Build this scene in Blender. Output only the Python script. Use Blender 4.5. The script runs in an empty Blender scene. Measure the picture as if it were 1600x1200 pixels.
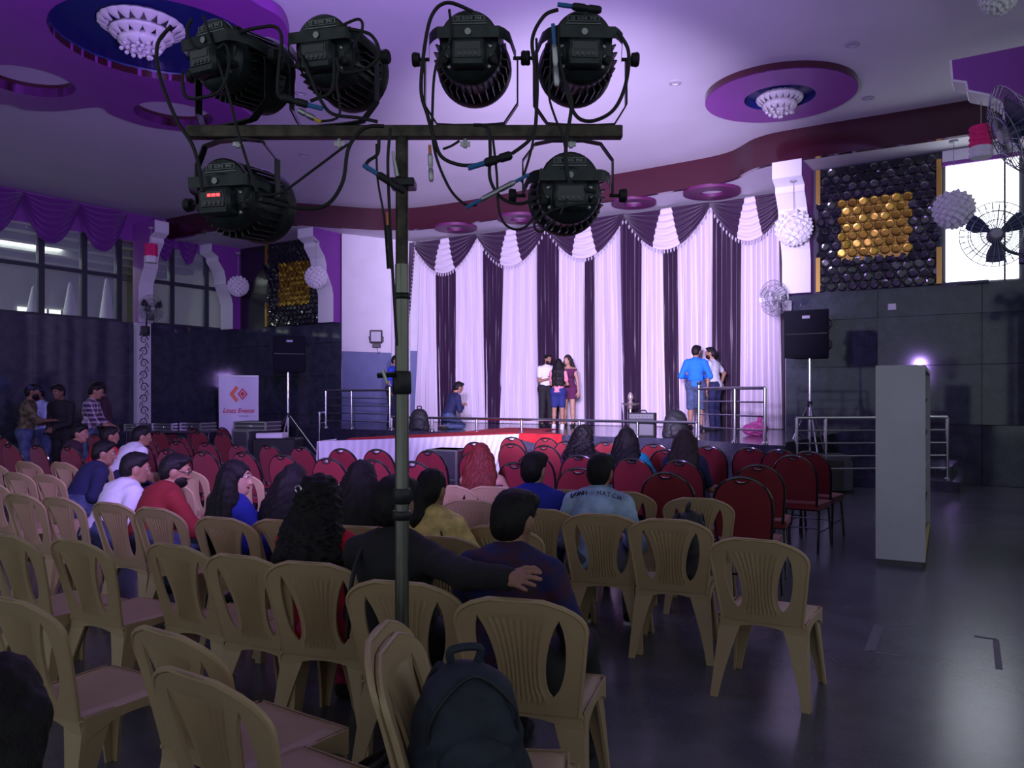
import bpy, math, random
import numpy as np
from mathutils import Vector, Matrix
random.seed(7); rng = np.random.RandomState(5)
D = bpy.data; SC = bpy.context.scene; COL = SC.collection
# ---------------------------------------------------------------- camera
F = 1250.0; CX = 800.0; HY = 620.0; H = 1.55      # focal length in px of a 1600 px wide frame, horizon row, eye height
cd = D.cameras.new('camera'); cam = D.objects.new('camera', cd); COL.objects.link(cam)
cam.location = (0, 0, H); cam.rotation_euler = (math.pi/2, 0, 0)
cd.sensor_width = 36; cd.lens = 36*F/1600; cd.shift_y = (HY-600)/1600; cd.clip_start = .05; cd.clip_end = 200
SC.camera = cam
# ---------------------------------------------------------------- world, large lights, exposure
wd = D.worlds.new('world'); SC.world = wd; wd.use_nodes = True
bg = wd.node_tree.nodes['Background']; bg.inputs[0].default_value = (.80, .88, 1.0, 1); bg.inputs[1].default_value = .58
SC.view_settings.view_transform = 'Standard'; SC.view_settings.look = 'None'
SC.view_settings.exposure = 0.0; SC.view_settings.gamma = 1; SC.view_settings.use_curve_mapping = False
PI = math.pi
# ---------------------------------------------------------------- coordinates
_n = math.hypot(1930, F); U = Vector((1930/_n, -F/_n, 0)); V = Vector((F/_n, 1930/_n, 0))   # along the back wall, into the back wall
ROT = math.atan2(U.y, U.x)
def R3(a, b, z=0): return Vector((U.x*a+V.x*b, U.y*a+V.y*b, z))
def ab(p): return (p[0]*U.x+p[1]*U.y, p[0]*V.x+p[1]*V.y)
def at(px, py, z=0.):
    Y = F*(H-z)/(py-HY); return Vector(((px-CX)/F*Y, Y, z))
def atY(px, py, Y): return Vector(((px-CX)/F*Y, Y, H-(py-HY)*Y/F))
def onb(px, b):
    t = (px-CX)/F; Y = b/(t*V.x+V.y); return ab((t*Y, Y))[0]
def ona(px, a):
    t = (px-CX)/F; Y = a/(t*U.x+U.y); return ab((t*Y, Y))[1]
def zat(px, py, a, b):
    p = R3(a, b); return H-(py-HY)*p.y/F
# ---------------------------------------------------------------- materials
def mat(name, col, rough=.6, metal=0., spec=.5, emit=None, estr=0., bump=0., bscale=60., var=0., vscale=8., coat=0., alpha=1., trans=0., sheen=0., stretch=None, col2=None, speck=None):
    m = D.materials.new(name); m.use_nodes = True; nt = m.node_tree; b = nt.nodes['Principled BSDF']
    c = (*col, 1); b.inputs['Base Color'].default_value = c
    b.inputs['Roughness'].default_value = rough; b.inputs['Metallic'].default_value = metal
    b.inputs['Specular IOR Level'].default_value = spec; b.inputs['Coat Weight'].default_value = coat
    b.inputs['Alpha'].default_value = alpha; b.inputs['Transmission Weight'].default_value = trans
    b.inputs['Sheen Weight'].default_value = sheen
    if emit: b.inputs['Emission Color'].default_value = (*emit, 1); b.inputs['Emission Strength'].default_value = estr
    tc = None
    def coord():
        t = nt.nodes.new('ShaderNodeTexCoord'); o = t.outputs['Object']
        if stretch:
            mp = nt.nodes.new('ShaderNodeMapping'); mp.inputs['Scale'].default_value = stretch
            nt.links.new(o, mp.inputs[0]); o = mp.outputs[0]
        return o
    if var or col2 or speck:
        n = nt.nodes.new('ShaderNodeTexNoise'); n.inputs['Scale'].default_value = vscale; n.inputs['Detail'].default_value = 6
        nt.links.new(coord(), n.inputs['Vector'])
        r = nt.nodes.new('ShaderNodeValToRGB')
        lo = col2 if col2 else tuple(max(0, x*(1-var)) for x in col); hi = col if col2 else tuple(min(1, x*(1+var)) for x in col)
        r.color_ramp.elements[0].color = (*lo, 1); r.color_ramp.elements[1].color = (*hi, 1)
        r.color_ramp.elements[0].position = .38; r.color_ramp.elements[1].position = .62
        nt.links.new(n.outputs['Fac'], r.inputs[0]); out = r.outputs[0]
        if speck:
            n2 = nt.nodes.new('ShaderNodeTexNoise'); n2.inputs['Scale'].default_value = speck[1]; n2.inputs['Detail'].default_value = 3
            nt.links.new(coord(), n2.inputs['Vector'])
            r2 = nt.nodes.new('ShaderNodeValToRGB'); r2.color_ramp.elements[0].position = .56; r2.color_ramp.elements[1].position = .72
            nt.links.new(n2.outputs['Fac'], r2.inputs[0])
            mx = nt.nodes.new('ShaderNodeMixRGB'); nt.links.new(r2.outputs[0], mx.inputs[0]); nt.links.new(out, mx.inputs[1])
            mx.inputs[2].default_value = (*speck[0], 1); out = mx.outputs[0]
        nt.links.new(out, b.inputs['Base Color'])
    if bump:
        n = nt.nodes.new('ShaderNodeTexNoise'); n.inputs['Scale'].default_value = bscale; n.inputs['Detail'].default_value = 4
        nt.links.new(coord(), n.inputs['Vector'])
        bp = nt.nodes.new('ShaderNodeBump'); bp.inputs['Strength'].default_value = bump; bp.inputs['Distance'].default_value = .01
        nt.links.new(n.outputs['Fac'], bp.inputs['Height']); nt.links.new(bp.outputs[0], b.inputs['Normal'])
    return m
M = {}
def mk(n, *a, **k): M[n] = mat(n, *a, **k); return M[n]
mk('ceiling', (.62, .60, .66), .8, var=.03, vscale=.8)
mk('floor', (.10, .108, .125), .24, spec=.5, col2=(.068, .074, .088), vscale=2.5, speck=((.12, .12, .13), 55.), bump=.03, bscale=14.)
mk('granite', (.048, .054, .085), .065, spec=.55, col2=(.030, .034, .055), vscale=5., speck=((.10, .11, .14), 70.))
mk('granite_stage', (.05, .05, .085), .16, spec=.5, col2=(.03, .03, .055), vscale=6., speck=((.12, .12, .15), 60.))
mk('grout', (.07, .07, .09), .8)
mk('whitewall', (.74, .72, .76), .65, var=.03, vscale=2.)
mk('bluewall', (.16, .19, .34), .6, var=.05, vscale=3.)
mk('purple', (.26, .06, .36), .5)
mk('purple_panel', (.24, .035, .32), .45, var=.05, vscale=1.)
mk('blue_recess', (.006, .012, .13), .45)
mk('maroon', (.045, .007, .016), .18, spec=.5, coat=.3)
mk('maroon_ring', (.11, .012, .085), .5)
mk('blacktile', (.008, .008, .014), .16, spec=.6, coat=.5)
mk('gold', (.52, .34, .055), .26, metal=1.)
mk('goldpaint', (.55, .36, .08), .35, metal=.8)
mk('black', (.012, .013, .014), .45)
mk('blackgloss', (.008, .008, .010), .18, coat=.3)
mk('blackmetal', (.018, .019, .021), .32, metal=.5, bump=.05, bscale=150.)
mk('can', (.022, .030, .031), .38, metal=.35, bump=.08, bscale=90., var=.25, vscale=25.)
mk('grillecloth', (.012, .013, .018), .95, spec=.08)
mk('rust', (.045, .038, .030), .5, metal=.5, col2=(.10, .085, .065), vscale=22., bump=.15, bscale=80.)
mk('polemetal', (.16, .165, .135), .32, metal=.9, var=.3, vscale=9., stretch=(1, 1, .2))
mk('steel', (.62, .62, .66), .18, metal=1.)
mk('rubber', (.010, .010, .012), .6)
mk('bluetape', (.03, .16, .42), .5)
mk('yellowtape', (.75, .48, .03), .5)
mk('orange', (.7, .2, .06), .5)
mk('label', (.45, .48, .48), .6)
mk('display', (.030, .038, .040), .12)
mk('redled', (.5, .02, .02), .4, emit=(1, .05, .06), estr=3.)
mk('button', (.12, .13, .13), .5)
mk('lens_on', (1, 1, 1), .3, emit=(.78, .68, 1.), estr=60.)
mk('lens_dim', (.4, .4, .5), .25, emit=(.6, .55, 1.), estr=7.)
mk('plastic', (.43, .31, .17), .42, var=.05, vscale=3., bump=.02, bscale=200.)
mk('redfab', (.19, .006, .016), .75, sheen=.2, bump=.12, bscale=350.)
mk('white', (.75, .76, .78), .5, var=.02, vscale=3.)
mk('whitepaint', (.80, .80, .83), .5)
mk('kickboard', (.10, .10, .11), .6)
mk('skirtcloth', (.82, .82, .86), .7)
mk('carpet', (.50, .012, .020), .85, bump=.2, bscale=300., var=.12, vscale=12.)
mk('curtain_white', (.66, .60, .68), .55, sheen=.3, bump=.04, bscale=200.)
mk('curtain_dark', (.030, .008, .036), .45, sheen=.3, bump=.04, bscale=200.)
mk('swag_purple', (.17, .025, .26), .4, sheen=.4)
mk('bead', (.5, .45, .52), .4)
mk('glass', (.55, .62, .70), .03, spec=.5, alpha=.22)
mk('frame', (.035, .04, .055), .4)
mk('crystal', (.78, .76, .78), .05, spec=.9, alpha=.75)
mk('paper', (.82, .82, .84), .7)
mk('pinkpaper', (.80, .02, .18), .7)
mk('cagewire', (.35, .36, .40), .3, metal=.8)
mk('fanblack', (.02, .022, .028), .4)
mk('fanblue', (.03, .045, .12), .35)
mk('fangrey', (.40, .40, .43), .45)
mk('daylight', (.9, .93, 1), .5, emit=(.86, .92, 1.), estr=3.2)
mk('lampwhite', (.8, .8, .8), .5)
mk('balconylight', (.8, .85, .8), .5, emit=(.85, .95, .85), estr=2.0)
mk('balconywall', (.42, .42, .38), .7)
mk('balconybeam', (.20, .19, .20), .7)
mk('cone', (.62, .58, .70), .7)
mk('banner', (.62, .62, .72), .5)
mk('ink_red', (.55, .02, .03), .5)
mk('ink_orange', (.75, .17, .05), .5)
mk('ink_grey', (.35, .33, .42), .6)
mk('ink_black', (.02, .02, .03), .6)
mk('casegrey', (.05, .055, .06), .5)
mk('alum', (.45, .46, .48), .35, metal=.9)
mk('led_blue', (.1, .1, .6), .3, emit=(.3, .3, 1), estr=4.)
mk('led_white', (.9, .9, 1), .3, emit=(.9, .9, 1), estr=6.)
mk('cabwhite', (.52, .53, .55), .55, var=.03, vscale=4.)
mk('cabdark', (.06, .05, .05), .6)
mk('bagnavy', (.013, .019, .034), .7, bump=.25, bscale=40., var=.3, vscale=9.)
mk('bagblack', (.010, .011, .014), .65, bump=.2, bscale=50.)
mk('pinkbag', (.62, .10, .36), .25, alpha=.85)
mk('brasswhite', (.72, .62, .55), .25, metal=.7)
mk('skin', (.30, .155, .095), .55, var=.05, vscale=20.)
mk('skin_l', (.42, .24, .16), .55, var=.05, vscale=20.)
mk('skin_d', (.17, .085, .052), .55, var=.05, vscale=20.)
mk('hair', (.006, .005, .006), .50, spec=.25, bump=.5, bscale=60., stretch=(5, 5, .5))
mk('hair_red', (.13, .018, .012), .5, spec=.25, bump=.5, bscale=60., stretch=(5, 5, .5), var=.4, vscale=18.)
mk('hair_brown', (.025, .018, .014), .5, spec=.25, bump=.5, bscale=60., stretch=(5, 5, .5))
mk('eyewhite', (.42, .40, .40), .3); mk('iris', (.02, .012, .01), .2); mk('lips', (.30, .09, .08), .5)
mk('lensglass', (.02, .02, .02), .1)
CL = {}
def cloth(n, c, **k):
    k.setdefault('bump', .25); k.setdefault('bscale', 22.); CL[n] = mat('cloth_'+n, c, .85, **k); return CL[n]
cloth('black', (.010, .010, .012)); cloth('navy', (.010, .014, .06)); cloth('blue', (.010, .04, .42)); cloth('royal', (.012, .02, .30))
cloth('brightblue', (.01, .17, .75)); cloth('maroon', (.22, .012, .016)); cloth('white', (.66, .68, .72)); cloth('kurti', (.52, .006, .035))
cloth('kurtipat', (.45, .02, .10), var=.5, vscale=30.); cloth('yellow', (.62, .46, .17), var=.22, vscale=16.); cloth('denim', (.05, .075, .15), var=.3, vscale=14.)
cloth('lightdenim', (.30, .42, .60), var=.25, vscale=10.); cloth('floral', (.02, .02, .06), col2=(.16, .06, .04), vscale=24.); cloth('camo', (.15, .12, .05), col2=(.03, .028, .016), vscale=14.)
cloth('pink', (.72, .30, .36), col2=(.60, .18, .24), vscale=30.); cloth('shorts', (.012, .022, .13)); cloth('plum', (.085, .010, .055)); cloth('grey', (.48, .50, .55))
cloth('turq', (.01, .33, .50)); cloth('darkplum', (.03, .008, .02)); cloth('red', (.60, .01, .03)); cloth('greyblue', (.10, .11, .15)); cloth('darkblue', (.008, .012, .10), col2=(.05, .012, .03), vscale=12.)
cloth('skinny', (.42, .24, .16), bump=.0); cloth('hoodgrey', (.42, .42, .48)); cloth('shoe_black', (.01, .01, .012)); cloth('shoe_white', (.6, .6, .62)); cloth('cap', (.02, .03, .08)); cloth('lightblue', (.33, .42, .58), var=.3, vscale=12.)
def plaid():
    m = mat('cloth_plaid', (.05, .02, .06), .85); nt = m.node_tree; b = nt.nodes['Principled BSDF']
    t = nt.nodes.new('ShaderNodeTexCoord'); s = nt.nodes.new('ShaderNodeSeparateXYZ'); nt.links.new(t.outputs['Object'], s.inputs[0])
    outs = []
    for k, ax in enumerate((0, 2)):
        mu = nt.nodes.new('ShaderNodeMath'); mu.operation = 'MULTIPLY'; mu.inputs[1].default_value = 13.; nt.links.new(s.outputs[ax], mu.inputs[0])
        fr = nt.nodes.new('ShaderNodeMath'); fr.operation = 'FRACT'; nt.links.new(mu.outputs[0], fr.inputs[0])
        gt = nt.nodes.new('ShaderNodeMath'); gt.operation = 'GREATER_THAN'; gt.inputs[1].default_value = .58; nt.links.new(fr.outputs[0], gt.inputs[0]); outs.append(gt)
    ad = nt.nodes.new('ShaderNodeMath'); ad.operation = 'ADD'; nt.links.new(outs[0].outputs[0], ad.inputs[0]); nt.links.new(outs[1].outputs[0], ad.inputs[1])
    hf = nt.nodes.new('ShaderNodeMath'); hf.operation = 'MULTIPLY'; hf.inputs[1].default_value = .5; nt.links.new(ad.outputs[0], hf.inputs[0])
    r = nt.nodes.new('ShaderNodeValToRGB'); r.color_ramp.elements[0].color = (.03, .012, .05, 1); r.color_ramp.elements[1].color = (.42, .36, .40, 1)
    nt.links.new(hf.outputs[0], r.inputs[0]); nt.links.new(r.outputs[0], b.inputs['Base Color']); return m
CL['plaid'] = plaid()
# ---------------------------------------------------------------- mesh helpers
def link(o, parent=None):
    COL.objects.link(o)
    if parent is not None: o.parent = parent
    return o
def tag(o, label=None, cat=None, group=None, kind=None):
    if label: o['label'] = label
    if cat: o['category'] = cat
    if group: o['group'] = group
    if kind: o['kind'] = kind
    return o
def empty(name, loc=(0, 0, 0), rz=0., label=None, cat=None, group=None):
    o = D.objects.new(name, None); COL.objects.link(o); o.location = loc; o.rotation_euler = (0, 0, rz); o.empty_display_size = .1
    return tag(o, label, cat, group)
def mesh_obj(name, v, f, m, parent=None, smooth=False, mi=None):
    me = D.meshes.new(name); me.from_pydata([tuple(x) for x in v] if not isinstance(v, np.ndarray) else v.tolist(), [], f if not isinstance(f, np.ndarray) else f.tolist())
    for mm in (m if isinstance(m, (list, tuple)) else [m]): me.materials.append(mm)
    if mi is not None: me.polygons.foreach_set('material_index', mi)
    if smooth: me.polygons.foreach_set('use_smooth', [True]*len(me.polygons))
    me.update(); return link(D.objects.new(name, me), parent)
class MB:
    def __init__(s): s.v = []; s.f = []
    def add(s, vs, fs):
        n = len(s.v); s.v += [Vector(x) for x in vs]; s.f += [tuple(i+n for i in q) for q in fs]; return s
    def box(s, lo, hi, R=None, c=None, bev=0.):
        x0, y0, z0 = lo; x1, y1, z1 = hi
        if bev:
            b = bev; vs = []
            # bevelled box: three slabs' corners
            for sx, x in ((1, x0), (-1, x1)):
                for sy, y in ((1, y0), (-1, y1)):
                    for sz, z in ((1, z0), (-1, z1)):
                        vs += [(x, y+sy*b, z+sz*b), (x+sx*b, y, z+sz*b), (x+sx*b, y+sy*b, z)]
            fs = [(0, 3, 9, 6), (12, 18, 21, 15), (1, 13, 16, 4), (7, 10, 22, 19), (2, 8, 20, 14), (5, 17, 23, 11),
                  (0, 1, 4, 3), (6, 9, 10, 7), (12, 15, 16, 13), (18, 19, 22, 21), (0, 6, 8, 2), (3, 5, 11, 9), (12, 14, 20, 18), (15, 21, 23, 17),
                  (1, 2, 14, 13), (4, 16, 17, 5), (7, 19, 20, 8), (10, 11, 23, 22),
                  (0, 2, 1), (3, 4, 5), (6, 7, 8), (9, 11, 10), (12, 13, 14), (15, 17, 16), (18, 20, 19), (21, 22, 23)]
        else:
            vs = [(x0, y0, z0), (x1, y0, z0), (x1, y1, z0), (x0, y1, z0), (x0, y0, z1), (x1, y0, z1), (x1, y1, z1), (x0, y1, z1)]
            fs = [(0, 3, 2, 1), (4, 5, 6, 7), (0, 1, 5, 4), (1, 2, 6, 5), (2, 3, 7, 6), (3, 0, 4, 7)]
        if R is not None: vs = [R @ Vector(x) for x in vs]
        if c is not None: vs = [Vector(x)+Vector(c) for x in vs]
        return s.add(vs, fs)
    def tube(s, pts, r, n=8, caps=True, closed=False):
        pts = [Vector(p) for p in pts]; N = len(pts); rr = r if isinstance(r, (list, tuple)) else [r]*N
        vs = []; up = None
        for i, p in enumerate(pts):
            if closed: t = (pts[(i+1) % N]-pts[i-1])
            else: t = pts[min(i+1, N-1)]-pts[max(i-1, 0)]
            t = t.normalized() if t.length > 1e-9 else Vector((0, 0, 1))
            if up is None:
                up = Vector((0, 0, 1)) if abs(t.z) < .9 else Vector((1, 0, 0))
            x = t.cross(up)
            if x.length < 1e-6: x = t.cross(Vector((.3, 1, .2)))
            x.normalize(); y = x.cross(t).normalized(); up = y
            for k in range(n):
                a = 2*PI*k/n; vs.append(p+x*(rr[i]*math.cos(a))+y*(rr[i]*math.sin(a)))
        fs = []
        for i in range(N if closed else N-1):
            j = (i+1) % N
            for k in range(n):
                l = (k+1) % n; fs.append((i*n+k, j*n+k, j*n+l, i*n+l))
        if caps and not closed: fs += [tuple(range(n)), tuple((N-1)*n+k for k in reversed(range(n)))]
        return s.add(vs, fs)
    def lathe(s, prof, n=24, xf=None, caps=True):
        vs = []; fs = []
        for r, z in prof:
            for k in range(n):
                a = 2*PI*k/n; vs.append(Vector((r*math.cos(a), r*math.sin(a), z)))
        for i in range(len(prof)-1):
            for k in range(n):
                l = (k+1) % n; fs.append((i*n+k, i*n+l, (i+1)*n+l, (i+1)*n+k))
        if caps: fs += [tuple(reversed(range(n))), tuple((len(prof)-1)*n+k for k in range(n))]
        if xf is not None: vs = [xf @ x for x in vs]
        return s.add(vs, fs)
    def prism(s, poly, d0, d1, xf):
        n = len(poly); vs = [xf(p[0], p[1], d0) for p in poly]+[xf(p[0], p[1], d1) for p in poly]
        fs = [tuple(reversed(range(n))), tuple(range(n, 2*n))]+[(i, (i+1) % n, n+(i+1) % n, n+i) for i in range(n)]
        return s.add(vs, fs)
    def grid(s, fn, nu, nv, flip=False):
        vs = [fn(i/nu, j/nv) for j in range(nv+1) for i in range(nu+1)]; w = nu+1
        fs = [(j*w+i, j*w+i+1, (j+1)*w+i+1, (j+1)*w+i) for j in range(nv) for i in range(nu)]
        return s.add(vs, fs)
    def slab(s, fn, nu, nv, off):
        """closed thin sheet: fn(u,v)->point, off(u,v)->offset vector"""
        n0 = len(s.v); w = nu+1; h = nv+1
        A = [Vector(fn(i/nu, j/nv)) for j in range(h) for i in range(w)]
        B = [p+Vector(off(i/nu, j/nv)) for p, (i, j) in zip(A, [(i, j) for j in range(h) for i in range(w)])]
        N = w*h; fs = []
        for j in range(nv):
            for i in range(nu):
                q = (j*w+i, j*w+i+1, (j+1)*w+i+1, (j+1)*w+i); fs.append(q); fs.append(tuple(N+k for k in reversed(q)))
        rim = [i for i in range(w)]+[j*w+nu for j in range(1, h)]+[nv*w+i for i in range(nu-1, -1, -1)]+[j*w for j in range(nv-1, 0, -1)]
        for k in range(len(rim)):
            a, b = rim[k], rim[(k+1) % len(rim)]; fs.append((b, a, N+a, N+b))
        return s.add(A+B, fs)
    def build(s, name, m, parent=None, smooth=False, room=False):
        v = [R3(p.x, p.y, p.z) for p in s.v] if room else s.v
        o = mesh_obj(name, v, s.f, m, parent, smooth)
        if smooth: sharp(o)
        return o
def sharp(o, ang=.7):
    try: o.data.set_sharp_from_angle(angle=ang)
    except Exception: pass
def copy_tree(o, parent=None):
    c = o.copy(); COL.objects.link(c); c.parent = parent
    for ch in list(o.children): copy_tree(ch, c)
    return c
def poly_obj(name, loops, z0, z1, m, parent=None, kind=None):
    """horizontal plate with holes, world xy loops, via a filled 2D curve"""
    cu = D.curves.new(name, 'CURVE'); cu.dimensions = '2D'; cu.fill_mode = 'BOTH'; cu.extrude = (z1-z0)/2
    for lp in loops:
        sp = cu.splines.new('POLY'); sp.points.add(len(lp)-1)
        for p, q in zip(sp.points, lp): p.co = (q[0], q[1], 0, 1)
        sp.use_cyclic_u = True
    o = D.objects.new(name, cu); COL.objects.link(o)
    me = D.meshes.new_from_object(o); COL.objects.unlink(o); D.objects.remove(o); D.curves.remove(cu)
    for vtx in me.vertices: vtx.co.z += (z0+z1)/2
    me.materials.clear(); me.materials.append(m); me.name = name
    return link(D.objects.new(name, me), parent)
def text_mesh(name, s, size, M4, m, parent=None, shear=0., ext=.0008, bold=0.):
    cu = D.curves.new(name, 'FONT'); cu.body = s; cu.size = size; cu.align_x = 'CENTER'; cu.align_y = 'CENTER'; cu.extrude = ext; cu.shear = shear; cu.resolution_u = 2; cu.offset = bold
    o = D.objects.new(name, cu); COL.objects.link(o); bpy.context.view_layer.update()
    me = D.meshes.new_from_object(o); COL.objects.unlink(o); D.objects.remove(o); D.curves.remove(cu)
    me.transform(M4); me.materials.clear(); me.materials.append(m)
    return link(D.objects.new(name, me), parent)
def frame4(o, x, y):
    x = Vector(x).normalized(); y = Vector(y).normalized(); z = x.cross(y)
    return Matrix(((x.x, y.x, z.x, o[0]), (x.y, y.y, z.y, o[1]), (x.z, y.z, z.z, o[2]), (0, 0, 0, 1)))
def smoothpath(pts, n=8):
    pts = [Vector(p) for p in pts]; out = []
    for i in range(len(pts)-1):
        p0 = pts[max(i-1, 0)]; p1 = pts[i]; p2 = pts[i+1]; p3 = pts[min(i+2, len(pts)-1)]
        for k in range(n):
            t = k/n; out.append(.5*((2*p1)+(p2-p0)*t+(2*p0-5*p1+4*p2-p3)*t*t+(3*p1-p0-3*p2+p3)*t**3))
    return out+[pts[-1]]
# ---------------------------------------------------------------- implicit surfaces (bodies, hair, bags)
def Rx(a): return np.array([[1, 0, 0], [0, math.cos(a), -math.sin(a)], [0, math.sin(a), math.cos(a)]])
def Ry(a): return np.array([[math.cos(a), 0, math.sin(a)], [0, 1, 0], [-math.sin(a), 0, math.cos(a)]])
def Rz(a): return np.array([[math.cos(a), -math.sin(a), 0], [math.sin(a), math.cos(a), 0], [0, 0, 1]])
A_ = lambda *p: np.array(p, float)
def cap(a, b, ra, rb): return ('c', np.array(a, float), np.array(b, float), ra, rb)
def ell(c, r, R=None): return ('e', np.array(c, float), np.array(r, float), np.eye(3) if R is None else R)
def sdf(prims, vox, k=.03, infl=0., clips=(), noise=None, sub=()):
    lo = np.array([1e9]*3); hi = -lo
    for p in prims:
        if p[0] == 'c':
            r = max(p[3], p[4]); lo = np.minimum(lo, np.minimum(p[1], p[2])-r); hi = np.maximum(hi, np.maximum(p[1], p[2])+r)
        else:
            r = p[2].max(); lo = np.minimum(lo, p[1]-r); hi = np.maximum(hi, p[1]+r)
    pad = infl+k*.5+2.5*vox+(noise[0] if noise else 0); lo -= pad; hi += pad
    n = np.ceil((hi-lo)/vox).astype(int)+1
    gx, gy, gz = [lo[i]+np.arange(n[i])*vox for i in range(3)]
    Pt = np.stack(np.meshgrid(gx, gy, gz, indexing='ij'), -1).astype(np.float32)
    d = np.full(n, 9., np.float32)
    def ev(p, Q):
        if p[0] == 'c':
            a, b, ra, rb = p[1:]; ba = (b-a).astype(np.float32); l2 = max(float(ba@ba), 1e-9)
            pa = Q-a.astype(np.float32); t = np.clip((pa@ba)/l2, 0, 1)
            return np.sqrt(((pa-t[..., None]*ba)**2).sum(-1))-(ra+(rb-ra)*t)
        c, r, R = p[1:]; q = (Q-c.astype(np.float32))@R.astype(np.float32); r = r.astype(np.float32)
        k0 = np.sqrt(((q/r)**2).sum(-1)); k1 = np.sqrt(((q/(r*r))**2).sum(-1))+1e-6
        return k0*(k0-1)/k1
    for p in prims:
        if p[0] == 'c': r = max(p[3], p[4]); l = np.minimum(p[1], p[2])-r; h = np.maximum(p[1], p[2])+r
        else: r = p[2].max(); l = p[1]-r; h = p[1]+r
        mg = infl+k+3*vox+.02
        i0 = np.clip(np.floor((l-mg-lo)/vox).astype(int), 0, n-1); i1 = np.clip(np.ceil((h+mg-lo)/vox).astype(int)+1, 1, n)
        sl = tuple(slice(a, b) for a, b in zip(i0, i1))
        e = ev(p, Pt[sl]); dd = d[sl]
        hh = np.maximum(k-np.abs(dd-e), 0)/k; d[sl] = np.minimum(dd, e)-hh*hh*k*.25
    d -= infl
    if noise:
        am, fx, fz = noise
        d += am*(np.sin(Pt[..., 0]*fx+3*np.sin(Pt[..., 2]*fz))*np.sin(Pt[..., 1]*fx*1.1+2*np.cos(Pt[..., 2]*fz*1.3)))
    for pt, nn in clips:
        nn = np.array(nn, float); nn /= np.linalg.norm(nn); d = np.maximum(d, (Pt-np.array(pt, np.float32))@nn.astype(np.float32))
    for p in sub: d = np.maximum(d, -ev(p, Pt))
    # naive surface nets
    s = d < 0; c = np.zeros(tuple(n-1), int)
    for i in (0, 1):
        for j in (0, 1):
            for l in (0, 1): c += s[i:n[0]-1+i, j:n[1]-1+j, l:n[2]-1+l]
    act = (c > 0) & (c < 8); idx = -np.ones(act.shape, int); I = np.argwhere(act); idx[act] = np.arange(len(I))
    acc = np.zeros((len(I), 3)); cnt = np.zeros(len(I))
    cor = [(0, 0, 0), (1, 0, 0), (0, 1, 0), (1, 1, 0), (0, 0, 1), (1, 0, 1), (0, 1, 1), (1, 1, 1)]
    for a in range(8):
        for b in range(a+1, 8):
            A, B = np.array(cor[a]), np.array(cor[b])
            if np.abs(A-B).sum() != 1: continue
            da = d[tuple((I+A).T)]; db = d[tuple((I+B).T)]; m = (da < 0) != (db < 0)
            t = np.where(m, da/(da-db+1e-12), 0)
            acc[m] += (A+(B-A)*t[:, None])[m]; cnt[m] += 1
    Vt = lo+(I+acc/np.maximum(cnt, 1)[:, None])*vox
    faces = []
    for ax in range(3):
        o1, o2 = [(1, 2), (2, 0), (0, 1)][ax]
        sa = s; sl0 = [slice(None)]*3; sl1 = [slice(None)]*3; sl0[ax] = slice(0, -1); sl1[ax] = slice(1, None)
        ch = sa[tuple(sl0)] != sa[tuple(sl1)]; E = np.argwhere(ch)
        ok = (E[:, o1] > 0) & (E[:, o2] > 0) & (E[:, o1] < n[o1]-1) & (E[:, o2] < n[o2]-1); E = E[ok]
        ins = sa[tuple(E.T)]
        e1 = np.zeros(3, int); e1[o1] = 1; e2 = np.zeros(3, int); e2[o2] = 1
        q = np.stack([idx[tuple((E-e1-e2).T)], idx[tuple((E-e2).T)], idx[tuple(E.T)], idx[tuple((E-e1).T)]], 1)
        q[~ins] = q[~ins][:, ::-1]; faces.append(q[(q >= 0).all(1)])
    return Vt, np.concatenate(faces)
def sdf_obj(name, prims, vox, m, parent=None, scale=1., **k):
    v, f = sdf(prims, vox, **k); return mesh_obj(name, v*scale, f, m, parent, True)
# ================================================================ STRUCTURE
ZC, ZS, ZG, ST = 6.5, 5.93, 3.55, .85          # ceiling, soffit over the stage, top of granite dado, stage floor
BW = ab(at(1470, 755))[1]                       # back wall beside the stage
BC = ab(at(1085, 668, ST))[1]                   # curtain
BF = ab(at(1092, 686, ST))[1]-.1                # stage front edge
LW = -20.3; RW = 6.0; BL = 15.6                 # left wall, right wall, wall left of the stage
REAR = -7.0
def struct(o): return tag(o, kind='structure')
def rbox(name, a0, a1, b0, b1, z0, z1, m, parent=None):
    return MB().box((a0, b0, z0), (a1, b1, z1)).build(name, m, parent, room=True)
struct(rbox('floor', LW-.3, RW+.3, REAR, BC+1, -.12, 0, M['floor']))
struct(rbox('ceiling', LW-.3, RW+.3, REAR, BC+1, ZC, ZC+.15, M['ceiling']))
# granite cladding: every slab is a piece of its own, set over a recessed joint
def cladding(wall, fn, length, cols, courses, th=.03, gap=.010, m='granite', tilt=None):
    for i in range(cols):
        x0 = length*i/cols+gap/2; x1 = length*(i+1)/cols-gap/2
        for j, (z0, z1) in enumerate(courses):
            d = .004*((i*7+j*3) % 3)
            t = tilt.get((i, j), 0.) if tilt else 0.
            b = MB()
            vs = []
            for zz in (z0+gap/2, z1-gap/2):
                for xx, dd in ((x0, 0), (x1, 0), (x1, 1), (x0, 1)):
                    k = (xx-(x0+x1)/2)*t
                    vs.append(fn(xx, (th+d+k+abs(t)*(x1-x0)/2) if dd else 0., zz))
            b.add(vs, [(0, 3, 2, 1), (4, 5, 6, 7), (0, 1, 5, 4), (1, 2, 6, 5), (2, 3, 7, 6), (3, 0, 4, 7)]).build('granite_slab', M[m], wall)
COURSES = [(0, 1.06), (1.06, 2.12), (2.12, 3.02), (3.02, ZG)]
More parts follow.
